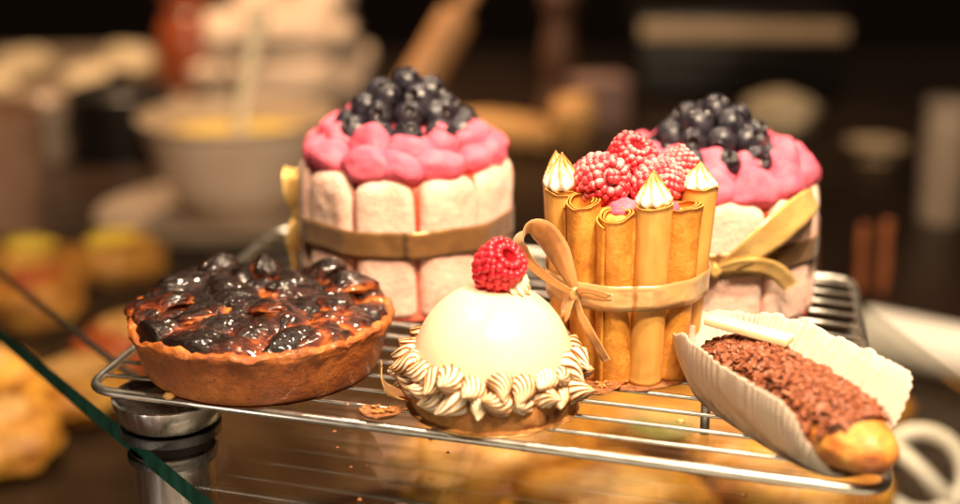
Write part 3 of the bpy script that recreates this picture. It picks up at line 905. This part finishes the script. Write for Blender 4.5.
bow(tl, b1, R(-96), 4.1, 5.85, 'ribbon_gold',
    [([(0, 0, .05), (.5, 1.0, .25), (.5, 2.0, .3), (-.1, 2.5, .2), (-.6, 1.7, .15), (-.4, .7, .1), (0, 0, .1)], (.5, 1, .1), [.35, .8, 1.0, 1.0, .9, .7, .35]),
     ([(0, 0, .05), (.5, -.8, .25), (.4, -1.7, .3), (-.2, -2.2, .2), (-.5, -1.4, .15), (0, 0, .1)], (.5, 1, .1), [.35, .7, .9, .9, .8, .35])],
    [([(0, 0, .1), (.3, -.9, .3), (.2, -2.0, .35), (.4, -3.2, .2)], (.9, .4, .1), [.4, .6, .7, .6])])
def blue_heap(c, z0, seed, label, group):
    r = random.Random(seed); k = 0
    spots = []
    for (n, rad, z, of) in ((11, 3.1, 0, .2), (8, 2.2, .95, .1), (5, 1.42, 1.72, .5), (1, .1, 2.3, .3)):
        for i in range(n):
            a = 2 * PI * (i + of + r.uniform(-.12, .12)) / n
            spots.append((rad * math.sin(a), -rad * math.cos(a), z + r.uniform(-.08, .12)))
    for x, y, z in spots:
        o = link('blueberry', blues[k % 4]); k += 1
        tag(o, label, 'blueberry', group)
        d = Vector((x * .5 + r.uniform(-1, 1), y * .5 - .4 + r.uniform(-1, 1), r.uniform(-.2, 1.6)))
        place(o, c + Vector((x, y, z0 + z)), align(d) @ rotz(r.uniform(0, 6)), r.uniform(.96, 1.12))
blue_heap(CL + Vector((.15, -.3, 0)), 9.15, 3, 'dark blueberry heaped on the pink cream of the tall rear left cake', 'blueberries on the left ladyfinger cake')
blue_heap(CR + Vector((-.1, -.4, 0)), 8.05, 8, 'dark blueberry heaped on the pink cream of the cake with the golden bow', 'blueberries on the right ladyfinger cake')

# ================================================================== eclair in its paper case
EA, EB = Vector((15.55, 48.5, 0)), Vector((10.5, 59.7, 0))       # front tip, back tip
edir = (EB - EA).normalized(); elen = (EB - EA).length; erz = math.degrees(math.atan2(edir.y, edir.x))
EC = (EA + EB) / 2
def build_eclair():
    t = thing('chocolate_eclair', 'golden eclair topped with chocolate flakes and a white chocolate bar, in a paper case', 'eclair', EC + Z * .12, erz)
    hl = elen / 2
    def prof(x):          # x from -hl (front) to hl
        s = min(1, abs(x) / hl); return max(0, 1 - s ** 3.6) ** .5
    nx, na = 70, 56
    def surf(x, a, off=0):
        k = prof(x); p = Vector((x, math.sin(a), math.cos(a)))
        w, h = (1.78 + off) * k, (1.42 + off) * k
        zc = 1.42
        d = 1 + .045 * FR(Vector((x, math.sin(a) * 1.7, math.cos(a) * 1.5)), 1.4, 3) + .03 * FR(Vector((x, math.sin(a) * 1.7, math.cos(a) * 1.5)), .5, 6)
        z = zc + math.cos(a) * h * d
        if z < .05: z = .05 + (z - .05) * .1
        return Vector((x, math.sin(a) * w * d, z + .10 * math.cos(x * .5)))
    xs = [-hl * math.cos(PI * i / nx) for i in range(nx + 1)]
    v = [surf(x, 2 * PI * j / na) for x in xs for j in range(na)]
    f = [(i*na+j, i*na+(j+1) % na, (i+1)*na+(j+1) % na, (i+1)*na+j) for i in range(nx) for j in range(na)]
    MB().add((v, f)).obj('choux_bun', 'choux', t)
    # chocolate layer over the top, stops short of the front tip
    v, f = [], []; nj = 24
    x0, x1 = -hl + 1.35, hl - .25
    nxx = 60
    for i in range(nxx + 1):
        x = x0 + (x1 - x0) * i / nxx
        lim = 1.12 + .12 * N((x, 0, 0), .9, 4)
        e = min(1, (x - x0) / .5, (x1 - x) / .5); lim *= max(0.05, math.sqrt(max(0, e)))
        for j in range(nj + 1):
            s = j / nj * 2 - 1
            v.append(surf(x, s * lim, .10 * (1 - abs(s) ** 6) * min(1, max(0, e) + .05)))
    f = [(i*(nj+1)+j, i*(nj+1)+j+1, (i+1)*(nj+1)+j+1, (i+1)*(nj+1)+j) for i in range(nxx) for j in range(nj)]
    MB().add((v, f)).obj('chocolate_glaze', 'choc', t)
    r = random.Random(6); m = MB()
    for i in range(1500):
        x = x0 + .1 + (x1 - x0 - .15) * r.random()
        e = min(1, (x - x0) / .8, (x1 - x) / .5)
        a = max(-1.22, min(1.22, r.gauss(0, .62))) * math.sqrt(max(.05, e))
        p = surf(x, a, .12 + r.uniform(0, .12))
        nrm = (surf(x, a, .5) - surf(x, a, 0)).normalized()
        q = align((nrm + Vector((r.gauss(0, .35), r.gauss(0, .35), r.gauss(0, .35)))).normalized()) @ rotz(r.uniform(0, 6.28))
        k_ = r.random() ** 2; L, W, H = .18 + .44 * k_ + r.uniform(0, .1), r.uniform(.10, .16) + .14 * k_, r.uniform(.03, .07)
        bx = [(-L/2, -W/2*r.uniform(.5, 1), -H), (L/2, -W/2*r.uniform(.6, 1), -H), (L/2*r.uniform(.7, 1), W/2, -H), (-L/2, W/2*r.uniform(.6, 1), -H)]
        tp = [(a_ * .86, b_ * .86, H + r.uniform(-.02, .02)) for a_, b_, c_ in bx]
        m.add((bx + tp, [(3, 2, 1, 0), (4, 5, 6, 7), (0, 1, 5, 4), (1, 2, 6, 5), (2, 3, 7, 6), (3, 0, 4, 7)]), TX(p) @ q)
    o = m.obj('chocolate_flakes', 'flake', t, smooth=False); o['kind'] = 'stuff'
    bar = MB().add(rbox(3.9, .95, .34, .06, 3)).obj('white_chocolate_bar', 'whitechoc', t)
    place(bar, (hl - 2.7, -.1, 3.42), (0, R(-3), R(180 - 36 - erz)))
    return t
build_eclair()
def build_case():
    o_ = thing('paper_case', 'pleated white paper case opened out around the eclair', 'paper case', EC + edir * .9, erz)
    # oval pleated case; u runs round, the wall flares out and drops towards the front
    nU, nV = 832, 22
    pleats = 104
    def pt(u, w, side):
        th = 2 * PI * u
        c, s = math.cos(th), math.sin(th)          # c=+1 back, -1 front; s=+1 right of the travel = left in the picture
        bx, by = 5.3, 1.75
        e = .62
        X = math.copysign(abs(c) ** e, c) * bx; Y = math.copysign(abs(s) ** e, s) * by
        left = s > 0
        hgt = (2.9 if left else 3.15) * sst(-1.0, -.35, c) + .12
        hgt *= 1 - .22 * sst(.5, .95, c)
        nx_, ny_ = Vector((c * .72, s * 1.0)).normalized()
        h = hgt * w
        if left: outw = .55 * hgt / 2.95 * math.sin(w * PI * .62) * 1.25 + .02 * h
        else: outw = h * .55 * (.6 + .5 * w)
        outw *= 1 + .12 * math.sin(3 * th + 1)
        outw += .55 * w * sst(.7, 1, c)
        z = .06 + h
        amp = .042 * (.25 + 1.0 * w) * min(1, hgt) * (1 + .5 * N((th * 4, w, 0), 1, 3))
        pl = abs((((u + .0035 * math.sin(th * 7) + .002 * math.sin(th * 17 + w)) * pleats) % 1) * 2 - 1) * 2 - 1
        outw += amp * pl
        q = Vector((X + nx_ * outw, Y + ny_ * outw, z))
        q.z += .16 * w * math.sin(2.2 * th + .5) * min(1, hgt / 2) + .16 * w * FR((q.x, q.y, 0), 1.6, 6) - .10 * w * FR((q.x, q.y, 4), .6, 7)
        q.z = max(.05, q.z)
        return q
    v = []
    for i in range(nV + 1):
        for j in range(nU): v.append(pt(j / nU, i / nV, 0))
    f = [(i*nU+j, i*nU+(j+1) % nU, (i+1)*nU+(j+1) % nU, (i+1)*nU+j) for i in range(nV) for j in range(nU)]
    w = MB().add((v, f)).obj('pleated_wall', 'paper', o_)
    sol = w.modifiers.new('thick', 'SOLIDIFY'); sol.thickness = .012 * S; sol.offset = 0
    base = [v[j] for j in range(0, nU, 4)]
    m = MB().add(([Vector((p.x * .99, p.y * .99, .045)) for p in base] + [Vector((p.x * .99, p.y * .99, .06)) for p in base],
                  [tuple(range(len(base)))[::-1], tuple(range(len(base), 2 * len(base)))]))
    m.obj('case_base', 'paper', o_, smooth=False)
build_case()

# crumbs of card and crust lying on the wires
def scrap(name, loc, rz, label, cat, seed, s=1.0):
    def fn(q, u):
        q = q * (1 + .28 * FR(u, .7, seed))
        q.z += .25 * (q.x * q.x + q.y * q.y)
        return q
    t = thing(name, label, cat, loc, rz)
    MB().add(ellipsoid(.95 * s, .6 * s, .16 * s, 40, 20, fn)).obj('crust', 'crumb', t)
    m = MB(); r = random.Random(seed)
    for i in range(26):
        m.add(ellipsoid(r.uniform(.05, .13), r.uniform(.05, .1), r.uniform(.04, .09), 8, 6), TX(Vector((r.gauss(0, .4) * s, r.gauss(0, .22) * s, .18 + r.uniform(0, .10)))))
    o = m.obj('crumbs', 'biscuit', t); o['kind'] = 'stuff'
scrap('broken_crust', (-4.35, 55.85, .16), -8, 'small broken brown crust with golden crumbs between tart and white dome', 'crumb', 5)
scrap('broken_crust', (5.45, 58.6, .16), 25, 'brown crumbly crust scrap between the white dome and the rolled wafers', 'crumb', 9, .95)

def crumb(loc, seed, label, s=.3):
    def fn(q, u): return q * (1 + .3 * FR(u, .7, seed))
    o = tag(MB().add(ellipsoid(s, s * .8, s * .6, 20, 14, fn)).obj('crumb', 'bread'), label, 'crumb')
    o.location = Vector(loc) * S
crumb((-13.9, 57.95, .14), 4, 'tiny golden crumb on the front rail of the rack below the fruit tart', .28)
crumb((8.6, 55.2, .12), 6, 'tiny pale crumb on a rack wire left of the paper case', .16)

rc = random.Random(12)
for i in range(12):
    x, y = rc.uniform(-8, 13), rc.uniform(52.5, 60)
    sz = rc.uniform(.06, .15)
    def fn(q, u): return q * (1 + .3 * FR(u, .7, i))
    o = tag(MB().add(ellipsoid(sz, sz * .8, sz * .6, 14, 10, fn)).obj('crumb', 'crumb'), 'tiny crumb fallen on the glass shelf under the rack', 'crumb', 'crumbs on the glass shelf')
    o.location = Vector((x, y, GZ + sz * .5)) * S

# ================================================================== surroundings, far out of focus
CZ = -22.0
def slab(name, x0, x1, y0, y1, z0, z1, mat, kind='structure', r=.5):
    o = MB().add(rbox(x1 - x0, y1 - y0, z1 - z0, r, 3)).obj(name, mat)
    o.location = Vector(((x0 + x1) / 2, (y0 + y1) / 2, (z0 + z1) / 2)) * S
    if kind: o['kind'] = kind
    return o
slab('counter', -150, 150, 20, 300, CZ - 6, CZ, 'counter')
slab('floor', -900, 900, -300, 1600, -101, -100, 'floor', r=.2)

def bun(loc, label, seed, rx=5, ry=4, rz=2.4, mat='yellowbun', top=None, rot=0, cat='pastry', group=None, name='pastry'):
    t = thing(name, label, cat, loc, rot, group)
    def fn(q, u): return q * (1 + .16 * FR(u, .6, seed) + .05 * FR(u, .2, seed + 1))
    o = MB().add(ellipsoid(rx, ry, rz, 40, 26, fn, .9)).obj('dough', mat, t); place(o, (0, 0, rz * .92))
    if top:
        def fn2(q, u): return q * (1 + .3 * FR(u, .5, seed + 3))
        o = MB().add(ellipsoid(rx * .55, ry * .55, rz * .35, 30, 18, fn2)).obj('topping', top, t); place(o, (0, 0, rz * 1.75))
    return t

# mixing bowl of custard with a spoon, on a plate
def build_bowl():
    c = Vector((-29.5, 167, CZ))
    p = MB().add(revolve(smooth_prof([(0, 0.02), (10, .02), (13.0, .5), (15.5, 1.6), (15.6, 1.9), (13, .9), (9.5, .5), (0, .5)], 4), 64)).obj('plate', 'tinwood')
    p.location = (c + Vector((-1, -3, 0))) * S
    tag(p, 'grey plate under the bowl of yellow custard', 'plate')
    t = thing('mixing_bowl', 'beige mixing bowl of yellow custard behind the fruit tart', 'bowl', c + Z * .55)
    MB().add(revolve(smooth_prof([(0, .0), (5.2, .0), (6.0, .3), (8.6, 3.5), (10.6, 8.5), (11.5, 12.0), (11.9, 12.3), (12.0, 12.0), (11.3, 11.4), (10.2, 8.3), (8.2, 3.9), (5, 1.0), (0, .8)], 5), 72)).obj('bowl_wall', 'stoneware', t)
    def fj(r, z, ph, k): return r, z + FR((r * math.cos(ph), r * math.sin(ph), 0), 3, 5) * .4 * sst(10, 6, r)
    MB().add(revolve([(10.6 * (1 - i / 12), 9.2) for i in range(13)], 48, fj)).obj('custard', 'custard', t)
    s = thing('mixing_spoon', 'pale spoon standing upright in the yellow custard', 'spoon', c + Vector((0.5, -2, 9.3)))
    MB().add(tube(curve([(0, -1, .2), (.6, 1, 5), (1.6, 3.5, 11), (2.4, 5, 15.5)], 6), lambda u: .85 + .45 * sst(.6, 1, u), 14)).obj('handle', 'spoon', s)
    o = MB().add(ellipsoid(1.6, .5, 1.9, 20, 14)).obj('spoon_bowl', 'spoon', s); place(o, (-.1, -1.2, .2))
build_bowl()
def build_cloth():
    t = thing('folded_cloth', 'heap of folded white cloths behind the custard bowl', 'cloth', (-33, 238, CZ))
    r = random.Random(4)
    for i, (w, d, h, z) in enumerate(((30, 20, 10, 5), (26, 18, 9, 11.4), (20, 15, 6, 16.4))):
        def fn(q, u): return q + Vector((FR(q, 7, i), FR(q, 7, i + 5), FR(q, 6, i + 9))) * 1.6
        o = MB().add(ellipsoid(w / 2, d / 2, h / 2 + .4, 56, 28, fn, .55)).obj('fold', 'cloth', t)
        place(o, (r.uniform(-1, 1), r.uniform(-1, 1), z), (0, 0, r.uniform(-.15, .15)))
    k = tag(MB().add(revolve(smooth_prof([(0, 0), (2.6, 0), (3, 1), (2.6, 4), (1.2, 5), (1.1, 6.2), (0, 6.3)], 4), 28)).obj('dark_jar', 'blackpot'), 'small dark jar standing on the heap of white cloths', 'jar')
    k.location = Vector((-32, 236, CZ + 19.4)) * S
build_cloth()
def vessel(name, label, cat, loc, prof, mat, lid=None, lidmat=None, fill=None, fillmat=None, fz=0, fr=0):
    t = thing(name, label, cat, loc)
    MB().add(revolve(smooth_prof(prof, 4), 48)).obj('body', mat, t)
    if lid: MB().add(revolve(smooth_prof(lid, 4), 40)).obj('lid', lidmat or mat, t)
    if fill:
        def fj(r, z, ph, k): return r, z + FR((r * math.cos(ph), r * math.sin(ph), 0), 2, 8) * .5
        MB().add(revolve([(fr * (1 - i / 8), fz) for i in range(9)], 32, fj)).obj('contents', fillmat, t)
    return t
def cyl(r, h, w=.3): return [(0, 0), (r * .9, 0), (r * .97, h * .04), (r, h * .5), (r * 1.03, h), (r * 1.0, h + .1), (r * .94, h - .3), (r * .9, h * .4), (r * .85, w), (0, w)]
vessel('plastic_tub', 'cloudy round tub of yellow filling at the left edge behind the pastries', 'tub', (-61, 160, CZ), cyl(9.5, 14), 'tub', fill=1, fillmat='custard', fz=10, fr=8.6)
vessel('black_pot', 'black enamel pot between the cloudy tub and the custard bowl', 'pot', (-52, 200, CZ), cyl(7.5, 9), 'blackpot', lid=[(7.7, 9.1), (7.4, 9.8), (3.5, 11), (1.3, 11.2), (1.5, 12.4), (0, 12.8)])
vessel('glazed_jar', 'red-brown glazed jar left of the white cloths', 'jar', (-49, 236, CZ), [(0, 0), (4.5, 0), (5.6, 3), (5.8, 10), (4.4, 15), (3.4, 16.5), (3.8, 18), (0, 18)], 'redjar', lid=[(3.9, 18.05), (3.9, 19), (1, 19.8), (1, 21), (0, 21.2)])
def tray(name, label, loc, sx, sy, h, mat, rz=0, cat='tray'):
    t = thing(name, label, cat, loc, rz)
    o = MB().add(rbox(sx, sy, .6, .25, 3)).obj('base', mat, t); place(o, (0, 0, .31))
    for a, b, l, rot in ((0, sy / 2 - .3, sx, 0), (0, -sy / 2 + .3, sx, 0), (sx / 2 - .3, 0, sy - 1.3, PI / 2), (-sx / 2 + .3, 0, sy - 1.3, PI / 2)):
        o = MB().add(rbox(l, .6, h, .25, 3)).obj('rim', mat, t); place(o, (a, b, .62 + h / 2), (0, 0, rot))
    return t
tray('metal_tray', 'worn grey metal tray at the top left, beyond the tub', (-74, 250, CZ), 48, 60, 3, 'tinwood', 4)
for i, (x, y) in enumerate(((-84, 232), (-66, 240), (-84, 256), (-66, 262))):
    o = bun((x, y, CZ + .7), 'pale roll on the worn grey metal tray at the top left', 60 + i, 7, 5, 3.2, 'loaf', rot=i * 40, cat='bread roll', group='rolls on the grey metal tray', name='bread_roll')

# pastries seen past and through the glass
GP = 'golden pastries left of the custard bowl'
for i, (x, y, l) in enumerate(((-47, 139, 'yellow crumb pastry nearest the left edge, below the cloudy tub'), (-38.5, 141, 'yellow crumb pastry in front of the plate with the custard bowl'), (-43, 128, 'yellow crumb pastry with a red glazed middle, left of the fruit tart'))):
    bun((x, y, CZ), l, 10 + i, 5.2, 4.6, 2.6, 'yellowbun', 'redfruit' if i == 2 else 'custard', i * 30, group=GP)
for i, (x, y, l) in enumerate(((-41.5, 108, 'golden pastry at the left edge, below the corner of the glass shelf'), (-33, 106, 'golden pastry with a paler top beside the steel post'), (-36, 97, 'golden pastry lowest at the left edge of the photo'), (-31, 116, 'red glazed pastry behind the steel post'))):
    bun((x, y, CZ), l, 20 + i, 4.8, 4.4, 2.4, 'redfruit' if i == 3 else 'yellowbun', 'bread', i * 50, group='golden pastries left of the steel post')
tray('wooden_board', 'dark wooden board under the glass shelf below the tart', (-7, 108, CZ), 40, 30, .5, 'board', 24, 'board')
gg = ((1, 92, 7.5, 5.0, 15), (14, 96, 7.0, 5.2, -10), (26, 100, 7.5, 5.2, 25), (9, 84, 7.0, 4.6, 5), (22, 88, 6.6, 4.8, -20), (20, 110, 7, 5, 30))
for i, (x, y, rx, ry, a) in enumerate(gg):
    bun((x, y, CZ + .0), 'golden brioche pastry lying under the glass shelf, blurred below the rack', 30 + i, rx, ry, 3.0, 'yellowbun', None, a, group='golden pastries under the glass shelf')
for i, (x, y) in enumerate(((12.5, 89.5), (25, 93))):
    def fn(q, u): return q + Vector((0, 0, .3 * q.x * q.x / 4)) + Vector((0, 0, FR(u, .5, i) * .3))
    o = tag(MB().add(ellipsoid(2.4, 1.3, .35, 24, 14, fn)).obj('salad_leaf', 'greenleaf'), 'green leaf among the golden pastries under the shelf', 'leaf', 'green leaves under the glass shelf')
    place(o, (x, y, CZ + 6.2), (.2, .1, i))

for i, (x, y, z) in enumerate(((17.6, 88.5, CZ + 3.6), (23.6, 91.0, CZ + 3.6), (22.6, 96.0, CZ + 4.2))):  # white swirls added in place of blurred bokeh highlights
    o = tag(MB().add(swirl(1.5, 2.0, 7, 1.2, .25, .8)).obj('cream_rosette', 'cream'), 'white cream rosette on the golden pastries under the right half of the rack', 'cream rosette', 'cream rosettes under the glass shelf')
    o.location = Vector((x, y, z)) * S
for i, (x, y, h, rr, l) in enumerate(((-40, 214, 9, 2.6, 'grey metal shaker with a domed lid between the black pot and the white cloths'), (-46.5, 207, 6, 2.4, 'short grey metal shaker beside the black pot'), (-62, 196, 8, 2.8, 'grey metal shaker behind the cloudy tub'))):
    vessel('metal_shaker', l, 'shaker', (x, y, CZ), [(0, 0), (rr, 0), (rr, h * .5), (rr * .98, h), (0, h)], 'tinwood', lid=[(rr * 1.02, h + .05), (rr, h + .8), (rr * .6, h + 1.8), (0, h + 2.1)])  # vessels added for their blurred highlight spots
# things on the counter behind
t = thing('rolling_pin', 'wooden rolling pin leaning up behind the left ladyfinger cake', 'rolling pin', (-14.5, 186, CZ))  # rolling pin stands in for a slanting tan arm
d = Vector((.62, .45, 1)).normalized()
o = MB().add(tube([d * 2, d * 2.4, d * 3, d * 24, d * 25], 2.7, 24)).obj('roller', 'beech', t)
for a, b in ((0, 2), (25, 31)):
    MB().add(tube([d * a, d * (a + .7), d * (b - .5), d * b], lambda u: 1.2 - .2 * abs(u - .5), 16)).obj('handle', 'beech', t)
place(t, (-15.5, 186, CZ + .9))
o = thing('baguette', 'yellow baguette lying right of the left heap of blueberries', 'bread', (3.5, 205, CZ), -28)
def fnb(q, u): return q * (1 + .05 * FR(u, .3, 4)) + Vector((0, 0, .12 * math.sin(q.x * 1.6)))
k = MB().add(ellipsoid(8.5, 3.0, 2.6, 48, 24, fnb, .75)).obj('crust', 'bread', o); place(k, (0, 0, 2.6))
vessel('pepper_mill', 'tall dark walnut pepper mill behind the bread, top middle', 'pepper mill', (12.7, 226, CZ), [(0, 0), (3.2, 0), (3.3, 2), (2.3, 6), (2.9, 10), (2.0, 17), (2.8, 18.4), (0, 18.5)], 'brownglass', lid=[(2.8, 18.6), (3.0, 20.5), (1.2, 23.5), (1.3, 25), (0, 25.6)])
bun((14.2, 209, CZ), 'small brown bread roll in front of the pepper mill', 70, 3.3, 3.2, 3.9, 'bread', None, 0, cat='bread roll', name='bread_roll')
o = thing('gift_box', 'mauve card box right of the pepper mill', 'box', (19, 222, CZ), 12)
k = MB().add(rbox(8, 7, 6, .4, 3)).obj('carton', 'pinkbox', o); place(k, (0, 0, 3.02))
k = MB().add(rbox(8.5, 7.5, 1.6, .4, 3)).obj('lid', 'pinkbox', o); place(k, (0, 0, 6.85))
o = thing('oven', 'black countertop oven with a beige trim strip, at the top right', 'oven', (45.5, 252, CZ), -2)
k = MB().add(rbox(36, 24, 14, .8, 3)).obj('housing', 'blackpot', o); place(k, (0, 0, 8.0))
k = MB().add(rbox(35, 1.4, 2.9, .4, 3)).obj('trim', 'strip', o); place(k, (0, -12.2, 12.4))
k = MB().add(rbox(26, .6, 7.0, .25, 3)).obj('door', 'blackpot', o); place(k, (-3, -12.32, 5.8))
k = MB().add(tube([(-14, -13.4, 8), (8, -13.4, 8)], .5, 12)).obj('handle', 'blackpot', o)
for x in (-15, 15):
    for y in (-9, 9):
        k = MB().add(revolve([(0, 0), (1.2, 0), (1.2, 1.2), (0, 1.2)], 16)).obj('foot', 'gasket', o); place(k, (x, y, .0))
bun((46.2, 213, CZ), 'floury round loaf behind the cake with the golden bow', 80, 5.7, 5.2, 3.6, 'loaf', None, 0, cat='bread', name='round_loaf')
vessel('shallow_dish', 'small beige dish right of the floury round loaf', 'dish', (57, 197, CZ), [(0, 0), (2.4, 0), (2.6, .6), (4.3, 2.2), (4.5, 2.5), (4.1, 2.3), (2.4, 1.0), (0, .9)], 'strip', fill=1, fillmat='loaf', fz=2.0, fr=3.6)
vessel('tall_canister', 'tall grey-brown canister at the right edge', 'canister', (56.5, 166, CZ), [(0, 0), (2.5, 0), (2.7, .5), (2.7, 13.4), (0, 13.5)], 'tinwood', lid=[(2.8, 13.55), (2.8, 14.8), (0, 15.1)])
for i, (x, y, h) in enumerate(((34.2, 139, 5.2), (39.4, 138, 7.2), (41.6, 137.5, 7.8))):  # sticks stand in for orange streaks taken for reflections
    o = tag(MB().add(tube(curve([(0, 0, 0), (.1, 0, h * .4), (-.05, .1, h * .75), (.12, .1, h)], 5), lambda u: .48 + .04 * math.sin(u * 9), 12)).obj('cinnamon_stick', 'rust'),
            'upright reddish stick behind the right corner of the rack', 'cinnamon stick', 'reddish sticks behind the rack')
    o.location = Vector((x, y, CZ)) * S
t = thing('paper_roll', 'long white roll lying behind the right end of the rack', 'paper roll', (42, 113, CZ), -35)
o = MB().add(tube([(-9, 0, 2.6), (-8.9, 0, 2.6), (15.9, 0, 2.6), (16, 0, 2.6)], 2.55, 36)).obj('sheet', 'whiteplastic', t, sharp=50)
MB().add(tube([(-9.6, 0, 2.6), (16.6, 0, 2.6)], 1.1, 24)).obj('core', 'strip', t, sharp=50)
t = thing('ring_cutter', 'white ring-shaped pastry cutter standing on edge at the bottom right corner, beyond the eclair', 'cutter', (30.7, 88.5, -18.6), 0)
o = MB().add(tube([(2.85 * math.cos(2 * PI * k / 40), 2.85 * math.sin(2 * PI * k / 40), 0) for k in range(40)], .6, 14, closed=True)).obj('ring', 'whiteplastic', t)
MB().add(tube([(-2.1, 1.9, 0), (0, .1, .1), (2.1, -1.9, 0)], .6, 14)).obj('cross_bar', 'whiteplastic', t)
t.rotation_euler = (R(62), 0, R(-12))

# ================================================================== light
def area(name, loc, tgt, size, power, col=(1, .66, .36), shape='DISK', sy=None):
    l = bpy.data.lights.new(name, 'AREA'); l.shape = shape; l.size = size * S
    if sy: l.size_y = sy * S
    l.energy = power; l.color = col
    o = bpy.data.objects.new(name, l); COL.objects.link(o)
    o.location = Vector(loc) * S
    o.rotation_euler = (Vector(tgt) - Vector(loc)).to_track_quat('-Z', 'Y').to_euler(); return o
WARM = (1, .76, .51)
area('lamp_strip', (14, 22, 66), (5, 62, 2), 42, 12.6, (1, .76, .52), 'RECTANGLE', 7)
area('halogen_lamp', (20, 36, 74), (8, 60, 2), 4, 11.5, WARM)
area('halogen_lamp', (-26, 60, 74), (-9, 64, 2), 3, 2.5, WARM)
area('halogen_lamp', (-6, 100, 60), (-6, 64, 4), 2.0, 2.4, WARM)
area('halogen_lamp', (22, 104, 62), (12, 68, 4), 2.5, 2.0, WARM)
def spot(name, loc, tgt, size, power, cone, col, blend=.8):
    l = bpy.data.lights.new(name, 'SPOT'); l.shadow_soft_size = size * S; l.energy = power; l.color = col
    l.spot_size = R(cone); l.spot_blend = blend
    o = bpy.data.objects.new(name, l); COL.objects.link(o); o.location = Vector(loc) * S
    o.rotation_euler = (Vector(tgt) - Vector(loc)).to_track_quat('-Z', 'Y').to_euler(); return o
spot('counter_lamp', (-50, 205, 95), (-42, 225, CZ), 8, 125, 84, (1, .64, .36), 1)  # added fill spots brighten chosen parts of the back counter
spot('counter_lamp', (-48, 120, 60), (-42, 122, CZ), 5, 24, 52, (1, .60, .28), 1)
spot('counter_lamp', (16, 128, 50), (14, 95, CZ), 4, 60, 42, (1, .64, .30), .9)  # added fill for the pastries under the glass
spot('counter_lamp', (50, 215, 90), (40, 226, CZ), 8, 20, 50, (1, .66, .40), 1)
area('showcase_lamp', (4, 22, -15), (4, 62, -1), 60, 1.0, (1, .78, .54), 'RECTANGLE', 1.5)  # added strip lights the wire undersides mirrored in the glass
area('showcase_lamp', (-34, 34, -10), (-14, 60, -8), 1.2, .28, (1, .86, .72), 'RECTANGLE', 14)  # added upright light puts a bright streak on the post
w = bpy.data.worlds.new('World'); scene.world = w; w.use_nodes = True
bg = w.node_tree.nodes['Background']; bg.inputs[0].default_value = (1, .58, .34, 1); bg.inputs[1].default_value = .028

# ================================================================== camera
cd = bpy.data.cameras.new('camera'); cam = bpy.data.objects.new('camera', cd); COL.objects.link(cam)
cam.location = Vector((0, 0, 24.7)) * S
cam.rotation_euler = (R(90 - 17.1), 0, 0)
cd.sensor_width = 36; cd.lens = 36 * 1400 / 960
cd.clip_start = .02; cd.clip_end = 60
cd.dof.use_dof = True; cd.dof.focus_distance = 62.3 * S; cd.dof.aperture_fstop = 3.0
scene.camera = cam
scene.view_settings.view_transform = 'Standard'; scene.view_settings.look = 'None'
scene.view_settings.exposure = 0; scene.view_settings.gamma = 1
scene.render.engine = 'CYCLES'
scene.cycles.use_denoising = True
scene.cycles.sample_clamp_indirect = 4
scene.cycles.caustics_reflective = False; scene.cycles.caustics_refractive = False
scene.cycles.max_bounces = 10; scene.cycles.transparent_max_bounces = 12
